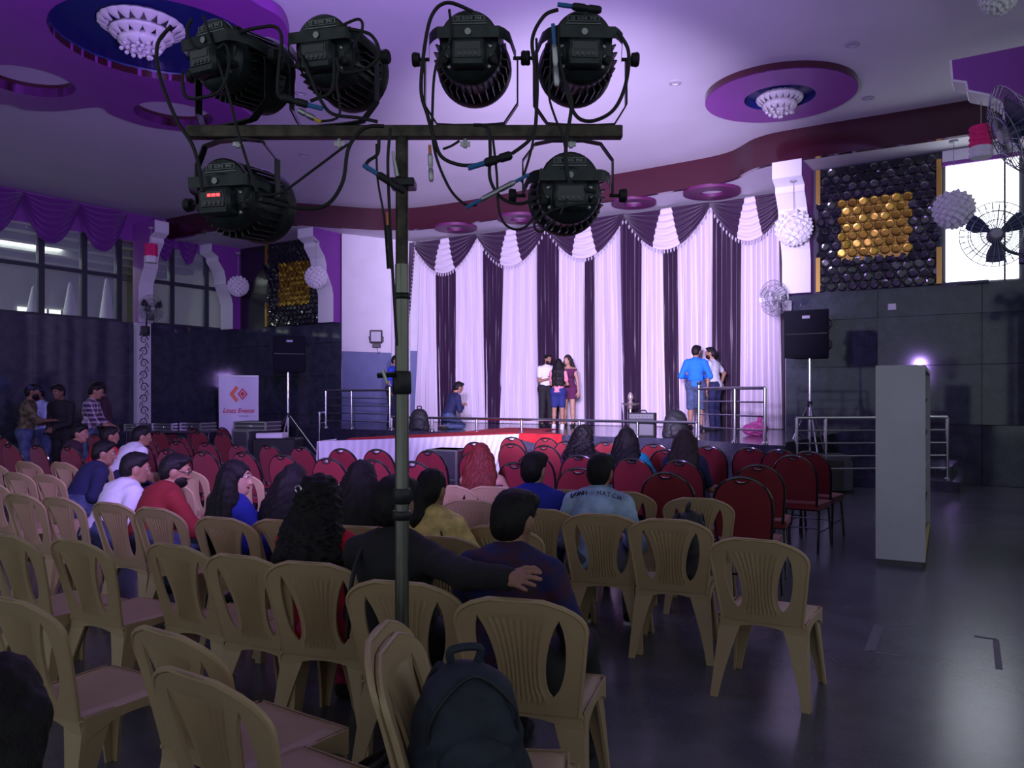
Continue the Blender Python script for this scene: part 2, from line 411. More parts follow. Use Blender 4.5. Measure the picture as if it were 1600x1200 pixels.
# back wall right of the stage
aR0 = onb(1228, BW); wr = struct(rbox('wall_back', aR0, RW+.3, BW, BW+.25, 0, ZS+.05, M['grout']))
cladding(wr, lambda x, d, z: R3(aR0+x, BW-d, z), RW-aR0, 6, COURSES, tilt={(i, j): -.032 for i in (1, 2) for j in (1, 2)})
# side return of the stage opening
struct(rbox('wall_return', aR0-.02, aR0+.15, BW+.05, BC+.6, 0, ZS, M['whitewall']))
# wall left of the stage
aL1 = onb(534, BL); wl = struct(rbox('wall_front', LW, aL1, BL, BL+.25, 0, ZS+.3, M['blacktile']))
cladding(wl, lambda x, d, z: R3(LW+x, BL-d, z), aL1-LW, 3, COURSES)
aCl = onb(652, BC)
# slanting stage-side wall, white above and blue below
def slant():
    p0 = R3(aL1, BL); p1 = R3(aCl, BC+.25); d = (p1-p0).normalized(); n = Vector((-d.y, d.x, 0)); L = (p1-p0).length
    for nm, z0, z1, m in (('wall_stage_side', 2.78, ZS+.3, 'whitewall'), ('wall_stage_side_lower', 0, 2.78, 'bluewall')):
        b = MB(); vs = [p0+d*x+n*y+Vector((0, 0, z)) for z in (z0, z1) for x, y in ((0, 0), (L, 0), (L, .2), (0, .2))]
        b.add(vs, [(0, 3, 2, 1), (4, 5, 6, 7), (0, 1, 5, 4), (1, 2, 6, 5), (2, 3, 7, 6), (3, 0, 4, 7)])
        struct(b.build(nm, M[m]))
    return p0, d, n, L
SP0, SD, SN, SL = slant()
struct(rbox('wall_stage', aCl-1, aR0+.2, BC+.35, BC+.6, 0, ZC, M['whitewall']))
# right wall: a dado below, open window band above
struct(rbox('wall_right', RW, RW+.25, REAR, BW+.2, 0, 1.0, M['whitewall']))
struct(rbox('wall_right_upper', RW, RW+.25, REAR, BW+.2, 5.6, ZC, M['whitewall']))
# ---- left wall
wlf = struct(rbox('wall_left', LW-.25, LW, REAR, BL+.25, 0, ZG, M['grout']))
cladding(wlf, lambda x, d, z: R3(LW+d, REAR+x, z), BL-REAR, 8, COURSES)
struct(rbox('wall_left_upper', LW-.25, LW, REAR, BL+.25, 5.75, ZC, M['purple']))
bcol0, bcol1 = ona(207, LW), ona(229, LW)
# windows of the left wall
def lwindow(name, b0, b1, muls, ztr):
    g = D.objects.new(name, None); COL.objects.link(g); struct(g); g.location = R3(LW-.1, b0, ZG)
    bpy.context.view_layer.update()
    def part(nm, a0, a1, c0, c1, z0, z1, m):
        o = rbox(nm, a0, a1, c0, c1, z0, z1, m, g); o.matrix_parent_inverse = g.matrix_world.inverted(); return o
    ed = [b0]+muls+[b1]
    for e in ed: part('mullion', LW-.16, LW-.02, e-.07, e+.07, ZG, 5.75, M['frame'])
    part('sill_frame', LW-.15, LW-.03, b0, b1, ZG, ZG+.06, M['frame'])
    for i in range(len(ed)-1):
        part('transom', LW-.15, LW-.03, ed[i]+.07, ed[i+1]-.07, ztr-.05, ztr+.05, M['frame'])
        part('pane', LW-.10, LW-.09, ed[i]+.07, ed[i+1]-.07, ZG+.06, ztr-.05, M['glass'])
        part('pane', LW-.10, LW-.09, ed[i]+.07, ed[i+1]-.07, ztr+.05, 5.75, M['glass'])
    return g
ztr = 4.75
lwindow('window_1', ona(0, LW)-6, bcol0-.35, [ona(0, LW)-4, ona(0, LW)-2, ona(66, LW), ona(133, LW)], ztr)
lwindow('window_2', bcol1+.05, BL-.1, [ona(270, LW), ona(324, LW)], ztr)
# room behind those windows
struct(rbox('floor_balcony', LW-8, LW-.3, REAR, BL+2, ZG-.5, ZG-.3, M['balconywall']))
struct(rbox('ceiling_balcony', LW-8, LW-.26, REAR, BL+2, 6.2, 6.35, M['balconywall']))
struct(rbox('wall_balcony', LW-8.2, LW-8, REAR, BL+2, ZG-.5, 6.35, M['balconywall']))
struct(rbox('wall_balcony_end', LW-8, LW-.3, BL+2, BL+2.2, ZG-.5, 6.35, M['balconywall']))
for k in range(5):
    struct(rbox('trim_%d' % (k+1), LW-7.9+k*1.5, LW-7.5+k*1.5, REAR, BL+2, 5.85, 6.2, M['balconybeam']))
for k in range(5):
    b = 3+k*2.6; w = struct(rbox('window_%d' % (5+k), LW-8.0, LW-7.95, b, b+1.9, ZG+.15, ZG+1.0, M['balconylight']))
    for q in range(1, 4): rbox('window_bar', LW-7.95, LW-7.91, b+1.9*q/4-.03, b+1.9*q/4+.03, ZG+.15, ZG+1.0, M['balconybeam'], w)
tl = D.lights.new('balcony_fill', 'AREA'); tl.shape = 'RECTANGLE'; tl.size = .2; tl.size_y = 8; tl.energy = 450; tl.color = (.8, .95, .85)  # added area lamp without a fixture, brightens the room behind the windows
to = link(D.objects.new('balcony_fill', tl)); to.location = R3(LW-4.5, 9, 6.1); to.rotation_euler = (0, 0, ROT)
for i, (px, h) in enumerate(((53, 1.25), (110, 1.45), (167, 1.7))):
    b = ona(px, LW-2.2); r = empty('cone_lamp', R3(LW-2.2, b, ZG-.3), 0, ['small', 'middle', 'largest'][i]+' pale cone shaped lamp seen through the left windows', 'lamp')
    MB().lathe([(.30, .06), (.27, .10), (.05, h), (.0, h+.06)], 20).build('cone_shade', M['cone'], r, True)
    MB().lathe([(.34, 0), (.34, .05), (.30, .06)], 20).build('cone_base', M['balconybeam'], r, True)
# ---- fascia: curved maroon band in front of the soffit
fp = [(RW+.2, 0)]
fr = ab(at(1581, 145, ZC)); fr2 = ab(at(1200, 209, ZC)); fc = ab(at(1100, 247, ZC)); fc2 = ab(at(700, 318, ZC)); fl = ab(at(600, 326, ZC)); fl2 = ab(at(453, 317, ZC))
fpts = [(RW+.2, fr[1], 0), (fr[0], fr[1], 0), (fr2[0]+.8, fr2[1], 0), (fr2[0]-.2, fr2[1]+.1, 0), (fc[0]+.5, fc[1]-.1, 0), (fc[0]-.8, fc[1]+.05, 0), ((fc[0]+fc2[0])/2, (fc[1]+fc2[1])/2, 0), (fc2[0], fc2[1], 0), (fl[0], fl[1], 0), (fl2[0], fl2[1], 0), (fl2[0]-1.5, fl2[1]-.5, 0), (LW, fl2[1]-.6, 0)]
FP = smoothpath(fpts, 8)
b = MB(); N = len(FP)
vs = [Vector((p.x, p.y, z)) for z in (ZS, ZC) for p in FP]+[Vector((p.x, p.y+.12, z)) for z in (ZS, ZC) for p in FP]
fs = [(i, i+1, N+i+1, N+i) for i in range(N-1)]+[(2*N+i+1, 2*N+i, 3*N+i, 3*N+i+1) for i in range(N-1)]+[(i+1, i, 2*N+i, 2*N+i+1) for i in range(N-1)]
b.add(vs, fs); struct(b.build('trim_10', M['maroon'], room=True, smooth=True))
b = MB(); vs = [Vector((p.x, p.y+.10, ZS+.02)) for p in FP]+[Vector((p.x, BC+.6, ZS+.02)) for p in FP]
vs += [v+Vector((0, 0, .06)) for v in vs]
fs = [(i, i+1, N+i+1, N+i) for i in range(N-1)]+[(2*N+i+1, 2*N+i, 3*N+i, 3*N+i+1) for i in range(N-1)]
b.add(vs, fs); struct(b.build('ceiling_soffit', M['ceiling'], room=True))
# rings on the soffit
for i, (px, py, w) in enumerate(((712, 355, .55), (812, 340, .55), (990, 316, .50), (1112, 299, .60))):
    p = at(px, py, ZS); r = MB().lathe([(.25*w/.6, ZS+.015), (.25*w/.6, ZS-.05), (w, ZS-.05), (w, ZS+.015)], 32, Matrix.Translation((p.x, p.y, 0)), caps=False).build('ceiling_ring', M['maroon_ring'], None, True)
    tag(r, ['leftmost', 'second', 'third', 'rightmost'][i]+' of the small magenta rings on the soffit above the stage curtain', 'ceiling ring', 'rings above the stage')
# ---- columns with corbelled tops
def column(origin, din, dside, w, label, flip=False, z0=ZG, ztop=ZC-.02, shaft=.28, out=1.0, purple_side=True):
    """origin: base centre on the wall; din: unit vector into the room; dside: along the wall"""
    h = ztop
    prof = [(0, z0), (shaft, z0), (shaft, h-1.75), (shaft+.05, h-1.55), (shaft+.22, h-1.2), (shaft+.24, h-1.18), (shaft+.24, h-1.02), (shaft+.30, h-.80), (shaft+.48, h-.56), (shaft+.5, h-.54), (shaft+.50, h-.42), (out, h-.30), (out, h), (0, h)]
    g = empty('corbelled_column', origin+Vector((0, 0, z0)), 0, label, 'column')
    def xf(p, z, s): return din*p+dside*s+Vector((0, 0, z-z0))
    MB().prism(prof, -w/2+.01, w/2-.01, xf).build('shaft', M['purple'], g)
    b = MB(); n = len(prof); 
    for i in range(1, 12):
        (p0, q0), (p1, q1) = prof[i], prof[i+1]
        d = Vector((p1-p0, q1-q0)); 
        if d.length < 1e-5: continue
        nn = Vector((d.y, -d.x)).normalized()*.012
        b.prism([(p0, q0), (p0+nn.x, q0+nn.y), (p1+nn.x, q1+nn.y), (p1, q1)], -w/2, w/2, xf)
    b.build('facing', M['whitepaint'], g)
    return g
column(R3(LW, (bcol0+bcol1)/2), U, V, (bcol1-bcol0), 'white corbelled column between the left windows, purple on its side', ztop=ZC-.3)
column(R3(LW+.3, BL), -V, U, .55, 'white corbelled column in the far left corner beside the windows', ztop=ZS+.1)
aq0, aq1 = onb(510, BL), onb(532, BL)
column(R3((aq0+aq1)/2, BL), -V, U, (aq1-aq0)*1.05, 'white corbelled column between the left mirror panel and the stage wall', ztop=ZS+.1)
ar0, ar1 = onb(1228, BW), onb(1272, BW)
column(R3((ar0+ar1)/2, BW), -V, U, (ar1-ar0), 'white corbelled column at the right end of the stage curtain', ztop=ZS)
# carved white lower part of the left column
def carved():
    b0, b1 = bcol0, bcol1; g = empty('carved_pilaster', R3(LW, (b0+b1)/2, 0), 0, 'tall white pilaster with dark scroll carving below the left column', 'pilaster')
    MB().prism([(.05, 0), (.2, 0), (.2, ZG-.005), (.05, ZG-.005)], -(b1-b0)/2, (b1-b0)/2, lambda p, z, s: U*p+V*s+Vector((0, 0, z))).build('panel', M['white'], g)
    for k in range(8):
        z = .85+k*.32; pts = []
        sgn = 1 if k % 2 else -1
        for t in range(26):
            a = t/25*2.2*2*PI/1.6; r = .13*(1-t/30); pts.append(U*.205+V*(sgn*r*math.cos(a)*.9)+Vector((0, 0, z+r*math.sin(a))))
        MB().tube(pts, [.016*(1-.6*t/25) for t in range(26)], 6).build('scroll', M['ink_black'], g, True)
        q = [U*.205+V*(-sgn*(.03+.1*t/8))+Vector((0, 0, z+.1+.14*math.sin(t/8*PI))) for t in range(9)]
        MB().tube(q, .010, 6).build('leaf_stem', M['ink_black'], g, True)
carved()
# ---- mirror tile panels
def boss_mesh(r, m, nm):
    n = 10; b = MB(); vs = []; fs = []
    for i, (q, h) in enumerate(((1., 0), (.97, .22), (.80, .40), (.5, .34))):
        for k in range(n):
            a = 2*PI*(k+.5)/n; vs.append(Vector((r*q*math.cos(a), -r*.60*h-.0*(q), r*q*math.sin(a))))
    for i in range(3):
        for k in range(n):
            l = (k+1) % n; fs.append((i*n+k, i*n+l, (i+1)*n+l, (i+1)*n+k))
    fs.append(tuple(3*n+k for k in range(n)))
    o = b.add(vs, fs).build(nm, M[m], None, False); return o
def tilepanel(name, a0, a1, bb, z0, z1, g0, g1, gz0, gz1, pitch, label, single=True):
    g = empty(name, R3((a0+a1)/2, bb, z0), ROT, label, 'wall panel')
    w = (a1-a0)/2; h = z1-z0
    MB().box((-w, -.04, 0), (w, .0, h)).build('backing', M['blacktile'], g)
    mid = (a0+a1)/2
    MB().box((g0-mid, -.055, gz0-z0), (g1-mid, -.035, gz1-z0)).build('gold_field', M['goldpaint'], g)
    kb = boss_mesh(pitch*.50, 'blacktile', 'boss'); kg = boss_mesh(pitch*.50, 'gold', 'gold_boss')
    nx = int(2*w/pitch); nz = int(h/(pitch*.80)); px = 2*w/nx; pz = h/nz; first = {0: True, 1: True}; join = [MB(), MB()]
    for j in range(nz):
        for i in range(nx):
            x = -w+px*(i+.28+.44*(j % 2)); z = pz*(j+.5); gold = g0-mid < x < g1-mid and gz0-z0 < z < gz1-z0
            src = kg if gold else kb; y = -.055 if gold else -.04
            rx = random.uniform(-.12, .12); rz = random.uniform(-.12, .12)
            if single:
                o = src if first[int(gold)] else src.copy()
                if not first[int(gold)]: COL.objects.link(o)
                first[int(gold)] = False; o.parent = g; o.location = (x, y, z); o.rotation_euler = (rx, 0, rz)
            else:
                Rm = Matrix.Rotation(rz, 3, 'Z') @ Matrix.Rotation(rx, 3, 'X')
                join[int(gold)].add([Rm @ v.co+Vector((x, y, z)) for v in src.data.vertices], [tuple(p.vertices) for p in src.data.polygons])
    if not single:
        tag(join[0].build('bosses', M['blacktile'], g), kind='stuff'); tag(join[1].build('gold_bosses', M['gold'], g), kind='stuff')
        for o in (kb, kg): D.objects.remove(o)
    for s, (q0, q1) in ((-1, (0, .28)), (-1, (.72, 1.)), (1, (0, .28)), (1, (.62, .95))):
        MB().box((s*w-.04, -.09, q0*h), (s*w+.04, 0, q1*h)).build('gold_strip', M['goldpaint'], g)
    return g
pa0, pa1 = onb(1280, BW), onb(1468, BW); ga0, ga1 = onb(1316, BW), onb(1421, BW)
tilepanel('mirror_tile_panel', pa0, pa1, BW-.02, ZG+.02, ZS-.02, ga0, ga1, zat(1370, 405, (ga0+ga1)/2, BW), zat(1370, 310, (ga0+ga1)/2, BW), .185, 'black embossed wall panel with gold square, right of the stage')
pb0, pb1 = onb(420, BL), onb(508, BL)
tilepanel('mirror_tile_panel', pb0, pb1, BL-.02, ZG+.02, ZS+.1, onb(438, BL), onb(487, BL), zat(462, 479, pb0, BL), zat(462, 417, pb0, BL), .17, 'black embossed wall panel with gold square, left of the stage', single=False)
# bright window right of the panel
wa0, wa1 = onb(1478, BW), onb(1592, BW)
def bright():
    g = D.objects.new('window_3', None); COL.objects.link(g); struct(g); g.location = R3((wa0+wa1)/2, BW, ZG); g.rotation_euler = (0, 0, ROT)
    w = (wa1-wa0)/2; h = ZS-ZG-.25
    MB().box((-w, -.03, .03), (w, -.01, h)).build('blind', M['daylight'], g)
    MB().box((-w-.05, -.08, h), (w+.05, 0, h+.25)).build('head_panel', M['whitepaint'], g)
    MB().box((-w-.05, -.09, h-.02), (w+.05, -.0, h+.05)).build('purple_band', M['purple'], g)
    MB().box((w-.22, -.07, 0), (w-.19, -.03, h)).build('frame_post', M['frame'], g)
    MB().box((-w-.05, -.12, -.02), (w*.2, 0, .03)).build('ledge', M['frame'], g)
bright()
# near pier on the right edge carrying the fans
PY = at(1592, 640+140, 0.); PQ = Vector((PY.x, PY.y, 0))
def pier():
    base = atY(1600, 620, 10.5); base.z = 0
    a, bq = ab(base); g = empty('pier', R3(a+.45, bq+.2, 0), ROT, 'grey granite pier with purple corbel at the right edge', 'pier')
    MB().box((-.40, -.3, 0), (.5, .3, ZG)).build('granite_shaft', M['granite'], g)
    MB().box((-.38, -.28, ZG), (.5, .28, ZC-.01)).build('white_shaft', M['whitepaint'], g)
    prof = [(0, 4.6), (.12, 4.9), (.30, 5.05), (.34, 5.25), (.52, 5.4), (.78, 5.5), (.80, 5.62), (.98, 5.68), (1.0, 5.95), (0, 5.95)]
    MB().prism(prof, -.22, .22, lambda p, z, s: Vector((-.38-p*.9, s, z+.2))).build('corbel', M['purple'], g)
    b = MB()
    for i in range(len(prof)-2):
        (p0, q0), (p1, q1) = prof[i], prof[i+1]; d = Vector((p1-p0, q1-q0)); nn = Vector((d.y, -d.x)).normalized()*.03
        b.prism([(p0, q0), (p0+nn.x, q0+nn.y), (p1+nn.x, q1+nn.y), (p1, q1)], -.24, .24, lambda p, z, s: Vector((-.38-p*.9, s, z+.2)))
    b.build('corbel_facing', M['whitepaint'], g)
    return g
PIER = pier()
# ---- ceiling ornaments
def disc_light():
    c = at(1218, 153, ZC-.12); g = empty('ceiling_disc', c, 0, 'round purple ceiling disc with blue recess near the right wall', 'ceiling disc')
    R = 1.17; r = .55
    MB().lathe([(r, 0), (R, 0), (R, .015)], 64, caps=False).build('face', M['purple_panel'], g, True)
    MB().lathe([(R, .0), (R, .115), (R-.02, .115)], 64, caps=False).build('rim', M['maroon'], g, True)
    MB().lathe([(r, .0), (r-.02, .10), (0.01, .105)], 48, caps=False).build('recess', M['blue_recess'], g, True)
    return c
DC = disc_light()
def chandelier(c, R, tiers, label, drops=0):
    g = empty('chandelier', c, 0, label, 'chandelier')
    MB().lathe([(R*.5, .0), (R*.55, -.03), (R*.2, -.05)], 24).build('mount', M['alum'], g, True)
    z = -.03; rad = R; first = None
    for t in range(tiers):
        n = max(8, int(20*rad/R)); h = R*.55/tiers*1.6
        pm = None
        for k in range(n):
            if pm is None:
                w = 2*PI*rad/n*.55
                def fn(u, v, w=w, h=h, rad=rad, t=t):
                    x = (u-.5)*2*w*math.sin(PI*(.15+.8*v))**.8; rr = rad*(.80+.22*math.sin(v*PI*.9))-x*x*1.2
                    return Vector((x, -rr+R*.12*(v*v), -h*v))
                b = MB().slab(fn, 4, 5, lambda u, v: Vector((0, -.012*math.sin(PI*u)-.003, 0))); pm = b.build('petal', M['crystal'], g, True); o = pm
            else: o = pm.copy(); COL.objects.link(o); o.parent = g
            o.location = (0, 0, z); o.rotation_euler = (0, 0, 2*PI*(k+.5*(t % 2))/n)
        z -= h*.72; rad *= .74
    bead = None
    for k in range(drops):
        a = k*2.4; rr = rad*1.15*math.sqrt((k+.5)/drops)
        if bead is None: bead = MB().lathe([(.004, .03), (.028, .012), (.028, -.012), (.004, -.03)], 8).build('crystal_drop', M['crystal'], g, True); o = bead
        else: o = bead.copy(); COL.objects.link(o); o.parent = g
        o.location = (rr*math.cos(a), rr*math.sin(a), z-.03-.05*(1-(rr/rad)**2)-.04*(k % 2))
chandelier(DC+Vector((0, 0, .09)), .36, 2, 'crystal bowl light in the round purple ceiling disc', 22)
def cloud():
    z = ZC-.2; px = [(-260, 150), (-120, 175), (0, 163), (40, 172), (90, 174), (155, 168), (175, 180), (230, 198), (300, 206), (360, 203), (395, 185), (372, 160), (420, 128), (446, 95), (452, 62), (440, 30), (400, 5)]
    lp = [tuple(at(x, y, z).xy) for x, y in px]
    p0 = Vector(lp[-1]); lp += [(p0.x-.6, p0.y-1.1), (p0.x-2.0, p0.y-2.0), (p0.x-4., p0.y-2.4), (p0.x-6.5, p0.y-2.0), (p0.x-8.5, p0.y-.6)]
    lp = [(q.x, q.y) for q in smoothpath([(x, y, 0) for x, y in lp]+[(lp[0][0], lp[0][1], 0)], 5)][:-1]
    def circ(px_, py_, r, n=40):
        c = at(px_, py_, z); return c, [(c.x+r*math.cos(2*PI*k/n), c.y+r*math.sin(2*PI*k/n)) for k in range(n)]
    cb, Lb = circ(250, 68, 1.32, 56); c1, L1 = circ(45, 128, .62); c2, L2 = circ(272, 180, .62)
    g = empty('ceiling_cloud', (cb.x, cb.y, z), 0, 'large purple cloud shaped ceiling panel at upper left with round openings', 'ceiling panel')
    o = poly_obj('panel', [lp, Lb, L1, L2], z, z+.14, M['purple_panel']); o.parent = g; o.location = (-cb.x, -cb.y, -z)
    for c, r, m, d in ((cb, 1.32, 'blue_recess', .12), (c1, .62, 'purple', None), (c2, .62, 'purple', None)):
        if d: MB().lathe([(r+.03, .005), (r-.01, d), (.01, d+.01)], 56, Matrix.Translation((c.x-cb.x, c.y-cb.y, 0)), caps=False).build('recess', M[m], g, True)
        MB().lathe([(r, .0), (r, .195), (r+.02, .195), (r+.02, .0)], 40, Matrix.Translation((c.x-cb.x, c.y-cb.y, 0)), caps=False).build('opening_rim', M['maroon'], g, True)
    return cb
CB = cloud()
chandelier(at(222, 28, ZC-.1), .52, 3, 'tiered crystal chandelier in the blue recess at upper left', 26)
for i, (px, py) in enumerate(((1332, 69), (1357, 153), (1055, 129), (474, 242), (470, 145))):
    p = at(px, py, ZC-.002); o = MB().lathe([(.05, 0), (.09, 0), (.10, -.012), (.06, -.02), (.05, -.004)], 20, Matrix.Translation(p)).build('downlight', M['fangrey'], None, True)
    tag(o, ['unlit downlight in the ceiling above the purple disc', 'unlit downlight in the ceiling right of the purple disc', 'unlit downlight in the ceiling left of the purple disc', 'unlit downlight in the ceiling below the light bar, left', 'unlit downlight in the ceiling between the two upper left cans'][i], 'downlight', 'ceiling downlights')
# ---- stage
def stage():
    e0 = onb(470, BF)
    loop = [(aL1+.1, BL+.2), (aL1-.3, BF+1.0), (e0, BF+.0), (onb(812, BF), BF), (onb(1085, BF), BF), (onb(1120, BF)-.0, BF-.35), (onb(1180, BF)+.3, BF-.9), (onb(1200, BF)+.5, BF-.95), (aR0+.9, BF-.2), (aR0+.9, BW), (aR0, BW), (aR0, BC+.4), (aCl, BC+.4)]
    w = [R3(a, b_)[:2] for a, b_ in loop]
    o = poly_obj('floor_stage', [w], 0, ST-.03, M['granite_stage']); struct(o)
    cx = sum(p[0] for p in w)/len(w); cy = sum(p[1] for p in w)/len(w)
    w2 = [(cx+(x-cx)*1.004, cy+(y-cy)*1.004) for x, y in w]
    struct(poly_obj('floor_stage_top', [w2], ST-.03, ST, M['granite_stage']))
stage()
aS = onb(1232, BF-.5)
LB = ab(at(1350, 762))[1]; aT0 = aR0+.95
struct(rbox('floor_step_lower', aT0, onb(1500, LB), LB, BW, 0, .17, M['granite_stage']))
struct(rbox('floor_step_upper', aT0, onb(1480, LB+.3), LB+.35, BW, .17, .34, M['granite_stage']))
# ---- catwalk
CN = at(497, 690, ST); CF_ = R3(onb(813, BF), BF, ST); CL_ = at(527, 686, ST)*1.0; CG = R3(onb(725, BF), BF, ST)
def catwalk():
    g = empty('catwalk', ((CN+CG)/2).to_3d()*1.0, 0, 'raised catwalk with red carpet and white skirt joining the stage front', 'catwalk'); g.location.z = 0; gl = g.location
    P = [CN, CF_, CG, CL_]
    def loc(p, z): return Vector((p.x-gl.x, p.y-gl.y, z))
    MB().add([loc(p, z) for z in (.02, ST-.02) for p in P], [(3, 2, 1, 0), (4, 5, 6, 7), (0, 1, 5, 4), (1, 2, 6, 5), (2, 3, 7, 6), (3, 0, 4, 7)]).build('deck', M['black'], g)
    # pleated skirt along the visible sides
    def pleat(p0, p1, n, top0, top1, bot0, nm, end=1.):
        d = (p1-p0); L = d.length; d = d.normalized(); nn = Vector((d.y, -d.x, 0))
        def fn(u, v):
            z = (ST+.005)*(1-v)+bot0*v
            e = end+(1-end)*(1-v) if end < 1 else 1
            q = p0+d*(L*u*e)+nn*(.012+.03*v+.014*(.3+v)*math.sin(u*n*2*PI)); return loc(q, z)
        return MB().slab(fn, n*6, 6, lambda u, v: nn*.006).build(nm, M['skirtcloth'], g, True)
    pleat(CN, CF_, 30, 0, 0, .03, 'side_skirt', .90)
    pleat(CL_, CN, 10, 0, 0, .03, 'end_skirt')
    # red carpet
    a, b_, c, d = [Vector(p) for p in P]
    i0 = a.lerp(d, .30).lerp(b_, .10); i1 = b_.lerp(c, .10); i2 = c.copy(); i3 = d.lerp(c, .12).lerp(a, .1)
    def cf(u, v):
        p = (i0.lerp(i1, u)).lerp(i3.lerp(i2, u), v); return loc(p, ST+.012+.004*math.sin(u*30)*math.sin(v*9))
    MB().slab(cf, 30, 8, lambda u, v: Vector((0, 0, -.010))).build('carpet', M['carpet'], g, True)
    e0, e1 = CG-V*.02, CF_-V*.02
    def c2(u, v): p = e0.lerp(e1, u)+V*(2.3*v)-U*(.5*v); return loc(p, ST+.014+.004*math.sin(u*9+v*5))
    MB().slab(c2, 12, 12, lambda u, v: Vector((0, 0, -.010))).build('stage_carpet', M['carpet'], g, True)
    # red cloth hanging over the stage front
    q1 = R3(onb(880, BF), BF, ST)
    def c3(u, v):
        x = CF_.lerp(q1, u); drop = (.10+.18*u)*v*(1.25 if u > .9 else 1.); return loc(x-V*(.03+.03*v+.015*math.sin(u*14)), ST+.01-drop)
    MB().slab(c3, 24, 8, lambda u, v: -V*.008).build('red_drape', M['carpet'], g, True)
    q2 = R3(onb(845, BF+1.0), BF+1.0, ST)
    c0 = R3(onb(775, BF+1.0), BF+1.0, ST)
    def c4(u, v): x = (CF_-V*.02).lerp(q1-V*.02, u).lerp(c0.lerp(q2, u), v); return loc(x, ST+.016+.004*math.sin(u*8))
    MB().slab(c4, 12, 8, lambda u, v: Vector((0, 0, -.010))).build('drape_top', M['carpet'], g, True)
catwalk()
# ---- rails
def rail(label, pts, zb, zt, bars, posts, r=.026, low=False, knob=()):
    g = empty('stage_railing', Vector((pts[0].x, pts[0].y, zb)), 0, label, 'railing'); g0 = g.location.copy()
    L = lambda p, z: Vector((p.x-g0.x, p.y-g0.y, z-g0.z))
    MB().tube([L(p, zt) for p in pts], r, 10).build('top_rail', M['steel'], g, True)
    for k in range(bars):
        z = zb+(zt-zb)*(k+1)/(bars+1); MB().tube([L(p, z) for p in pts], r*.5, 8).build('bar', M['steel'], g, True)
    for i, p in enumerate(posts):
        MB().tube([L(p, zb), L(p, zt+(.06 if i in knob else 0))], r*.95, 10).build('post', M['steel'], g, True)
        MB().lathe([(r*1.9, 0), (r*1.9, .025), (r, .05)], 12, Matrix.Translation(L(p, zb))).build('post_base', M['steel'], g, True)
        if i in knob: MB().lathe([(.0, -.03), (.03, -.02), (.04, 0), (.03, .03), (0, .04)], 12, Matrix.Translation(L(p, zt+.09))).build('knob', M['steel'], g, True)
    return g
bpx = lambda px, db=0.12: R3(onb(px, BF+db), BF+db, 0)
rail('low chrome rail along the stage front edge', [bpx(612), bpx(1090)], ST, ST+.27, 0, [bpx(x) for x in (612, 675, 745, 815, 905, 996, 1088)])
rail('tall chrome railing at the left end of the stage front', [bpx(509), bpx(609)], ST, ST+.84, 4, [bpx(509), bpx(549), bpx(609)], knob=(2,))
rail('low chrome step railing left of the tall stage railing', [bpx(499, -.5), bpx(507, .1)], .3, 1.2, 3, [bpx(499, -.5)])
r1 = [at(1092, 686, ST), at(1148, 692, ST), at(1195, 695, ST)]
rail('tall chrome railing at the right end of the stage front', r1, ST, ST+.83, 3, r1, knob=(0,))
r2 = [Vector(r1[2]), atY(1245, 660, r1[2].y+.1), atY(1290, 660, r1[2].y+.15), atY(1480, 660, r1[2].y+.3)]
rail('long chrome railing of the side steps behind the right speaker stand', r2[1:], .30, 1.24, 4, r2[1:])
# ---- curtains
def xc(z): return 480+.475*z
cpan = [('w', 372, 422, 352, 436), ('d', 420, 492, 432, 492), ('w', 488, 578, 490, 592), ('d', 576, 652, 588, 640), ('w', 648, 754, 630, 760), ('d', 750, 834, 756, 832), ('w', 830, 914, 832, 920), ('d', 910, 946, 916, 948), ('w', 943, 1026, 946, 1038), ('d', 1023, 1108, 1034, 1104), ('w', 1104, 1172, 1100, 1182), ('d', 1169, 1224, 1178, 1232), ('w', 1220, 1337, 1228, 1336), ('d', 1333, 1432, 1334, 1428), ('w', 1430, 1552, 1424, 1566), ('d', 1548, 1590, 1560, 1592)]
ords = ['first', 'second', 'third', 'fourth', 'fifth', 'sixth', 'seventh', 'eighth', 'ninth', 'tenth', 'eleventh', 'twelfth', 'thirteenth', 'fourteenth', 'fifteenth', 'sixteenth', 'seventeenth', 'eighteenth', 'nineteenth', 'twentieth']
cw = cdk = 0
for i, (t, x0, x1, y0, y1) in enumerate(cpan):
    bb = BC-(.0 if t == 'd' else .06)
    A0, A1, B0, B1 = [onb(xc(q), bb) for q in (x0, x1, y0, y1)]
    nf = max(4, int((A1-A0)/.105)); ph = random.uniform(0, 6)
    def fn(u, v, A0=A0, A1=A1, B0=B0, B1=B1, nf=nf, ph=ph, bb=bb):
        s = v**1.5; a0 = A0+(B0-A0)*s; a1 = A1+(B1-A1)*s
        fold = .05*math.sin(u*nf*2*PI+ph+.5*math.sin(v*3+ph))+.012*math.sin(u*nf*1.37*2*PI+2*ph+v)
        return R3(a0+(a1-a0)*u, bb-fold*(1+.35*v), ZS-.02-(ZS-.02-ST-.01)*v)
    if t == 'w': cw += 1; lb = '%s pale lilac pleated drape from the left on the stage backdrop' % ords[cw-1]
    else: cdk += 1; lb = '%s dark purple pleated drape from the left on the stage backdrop' % ords[cdk-1]
    o = MB().slab(fn, nf*8, 14, lambda u, v: V*.006).build('stage_curtain', M['curtain_white' if t == 'w' else 'curtain_dark'], None, True)
    tag(o, lb, 'curtain', 'stage backdrop drapes')
peaks = [onb(xc(q), BC) for q in (366, 574, 800, 1056, 1336, 1600)]
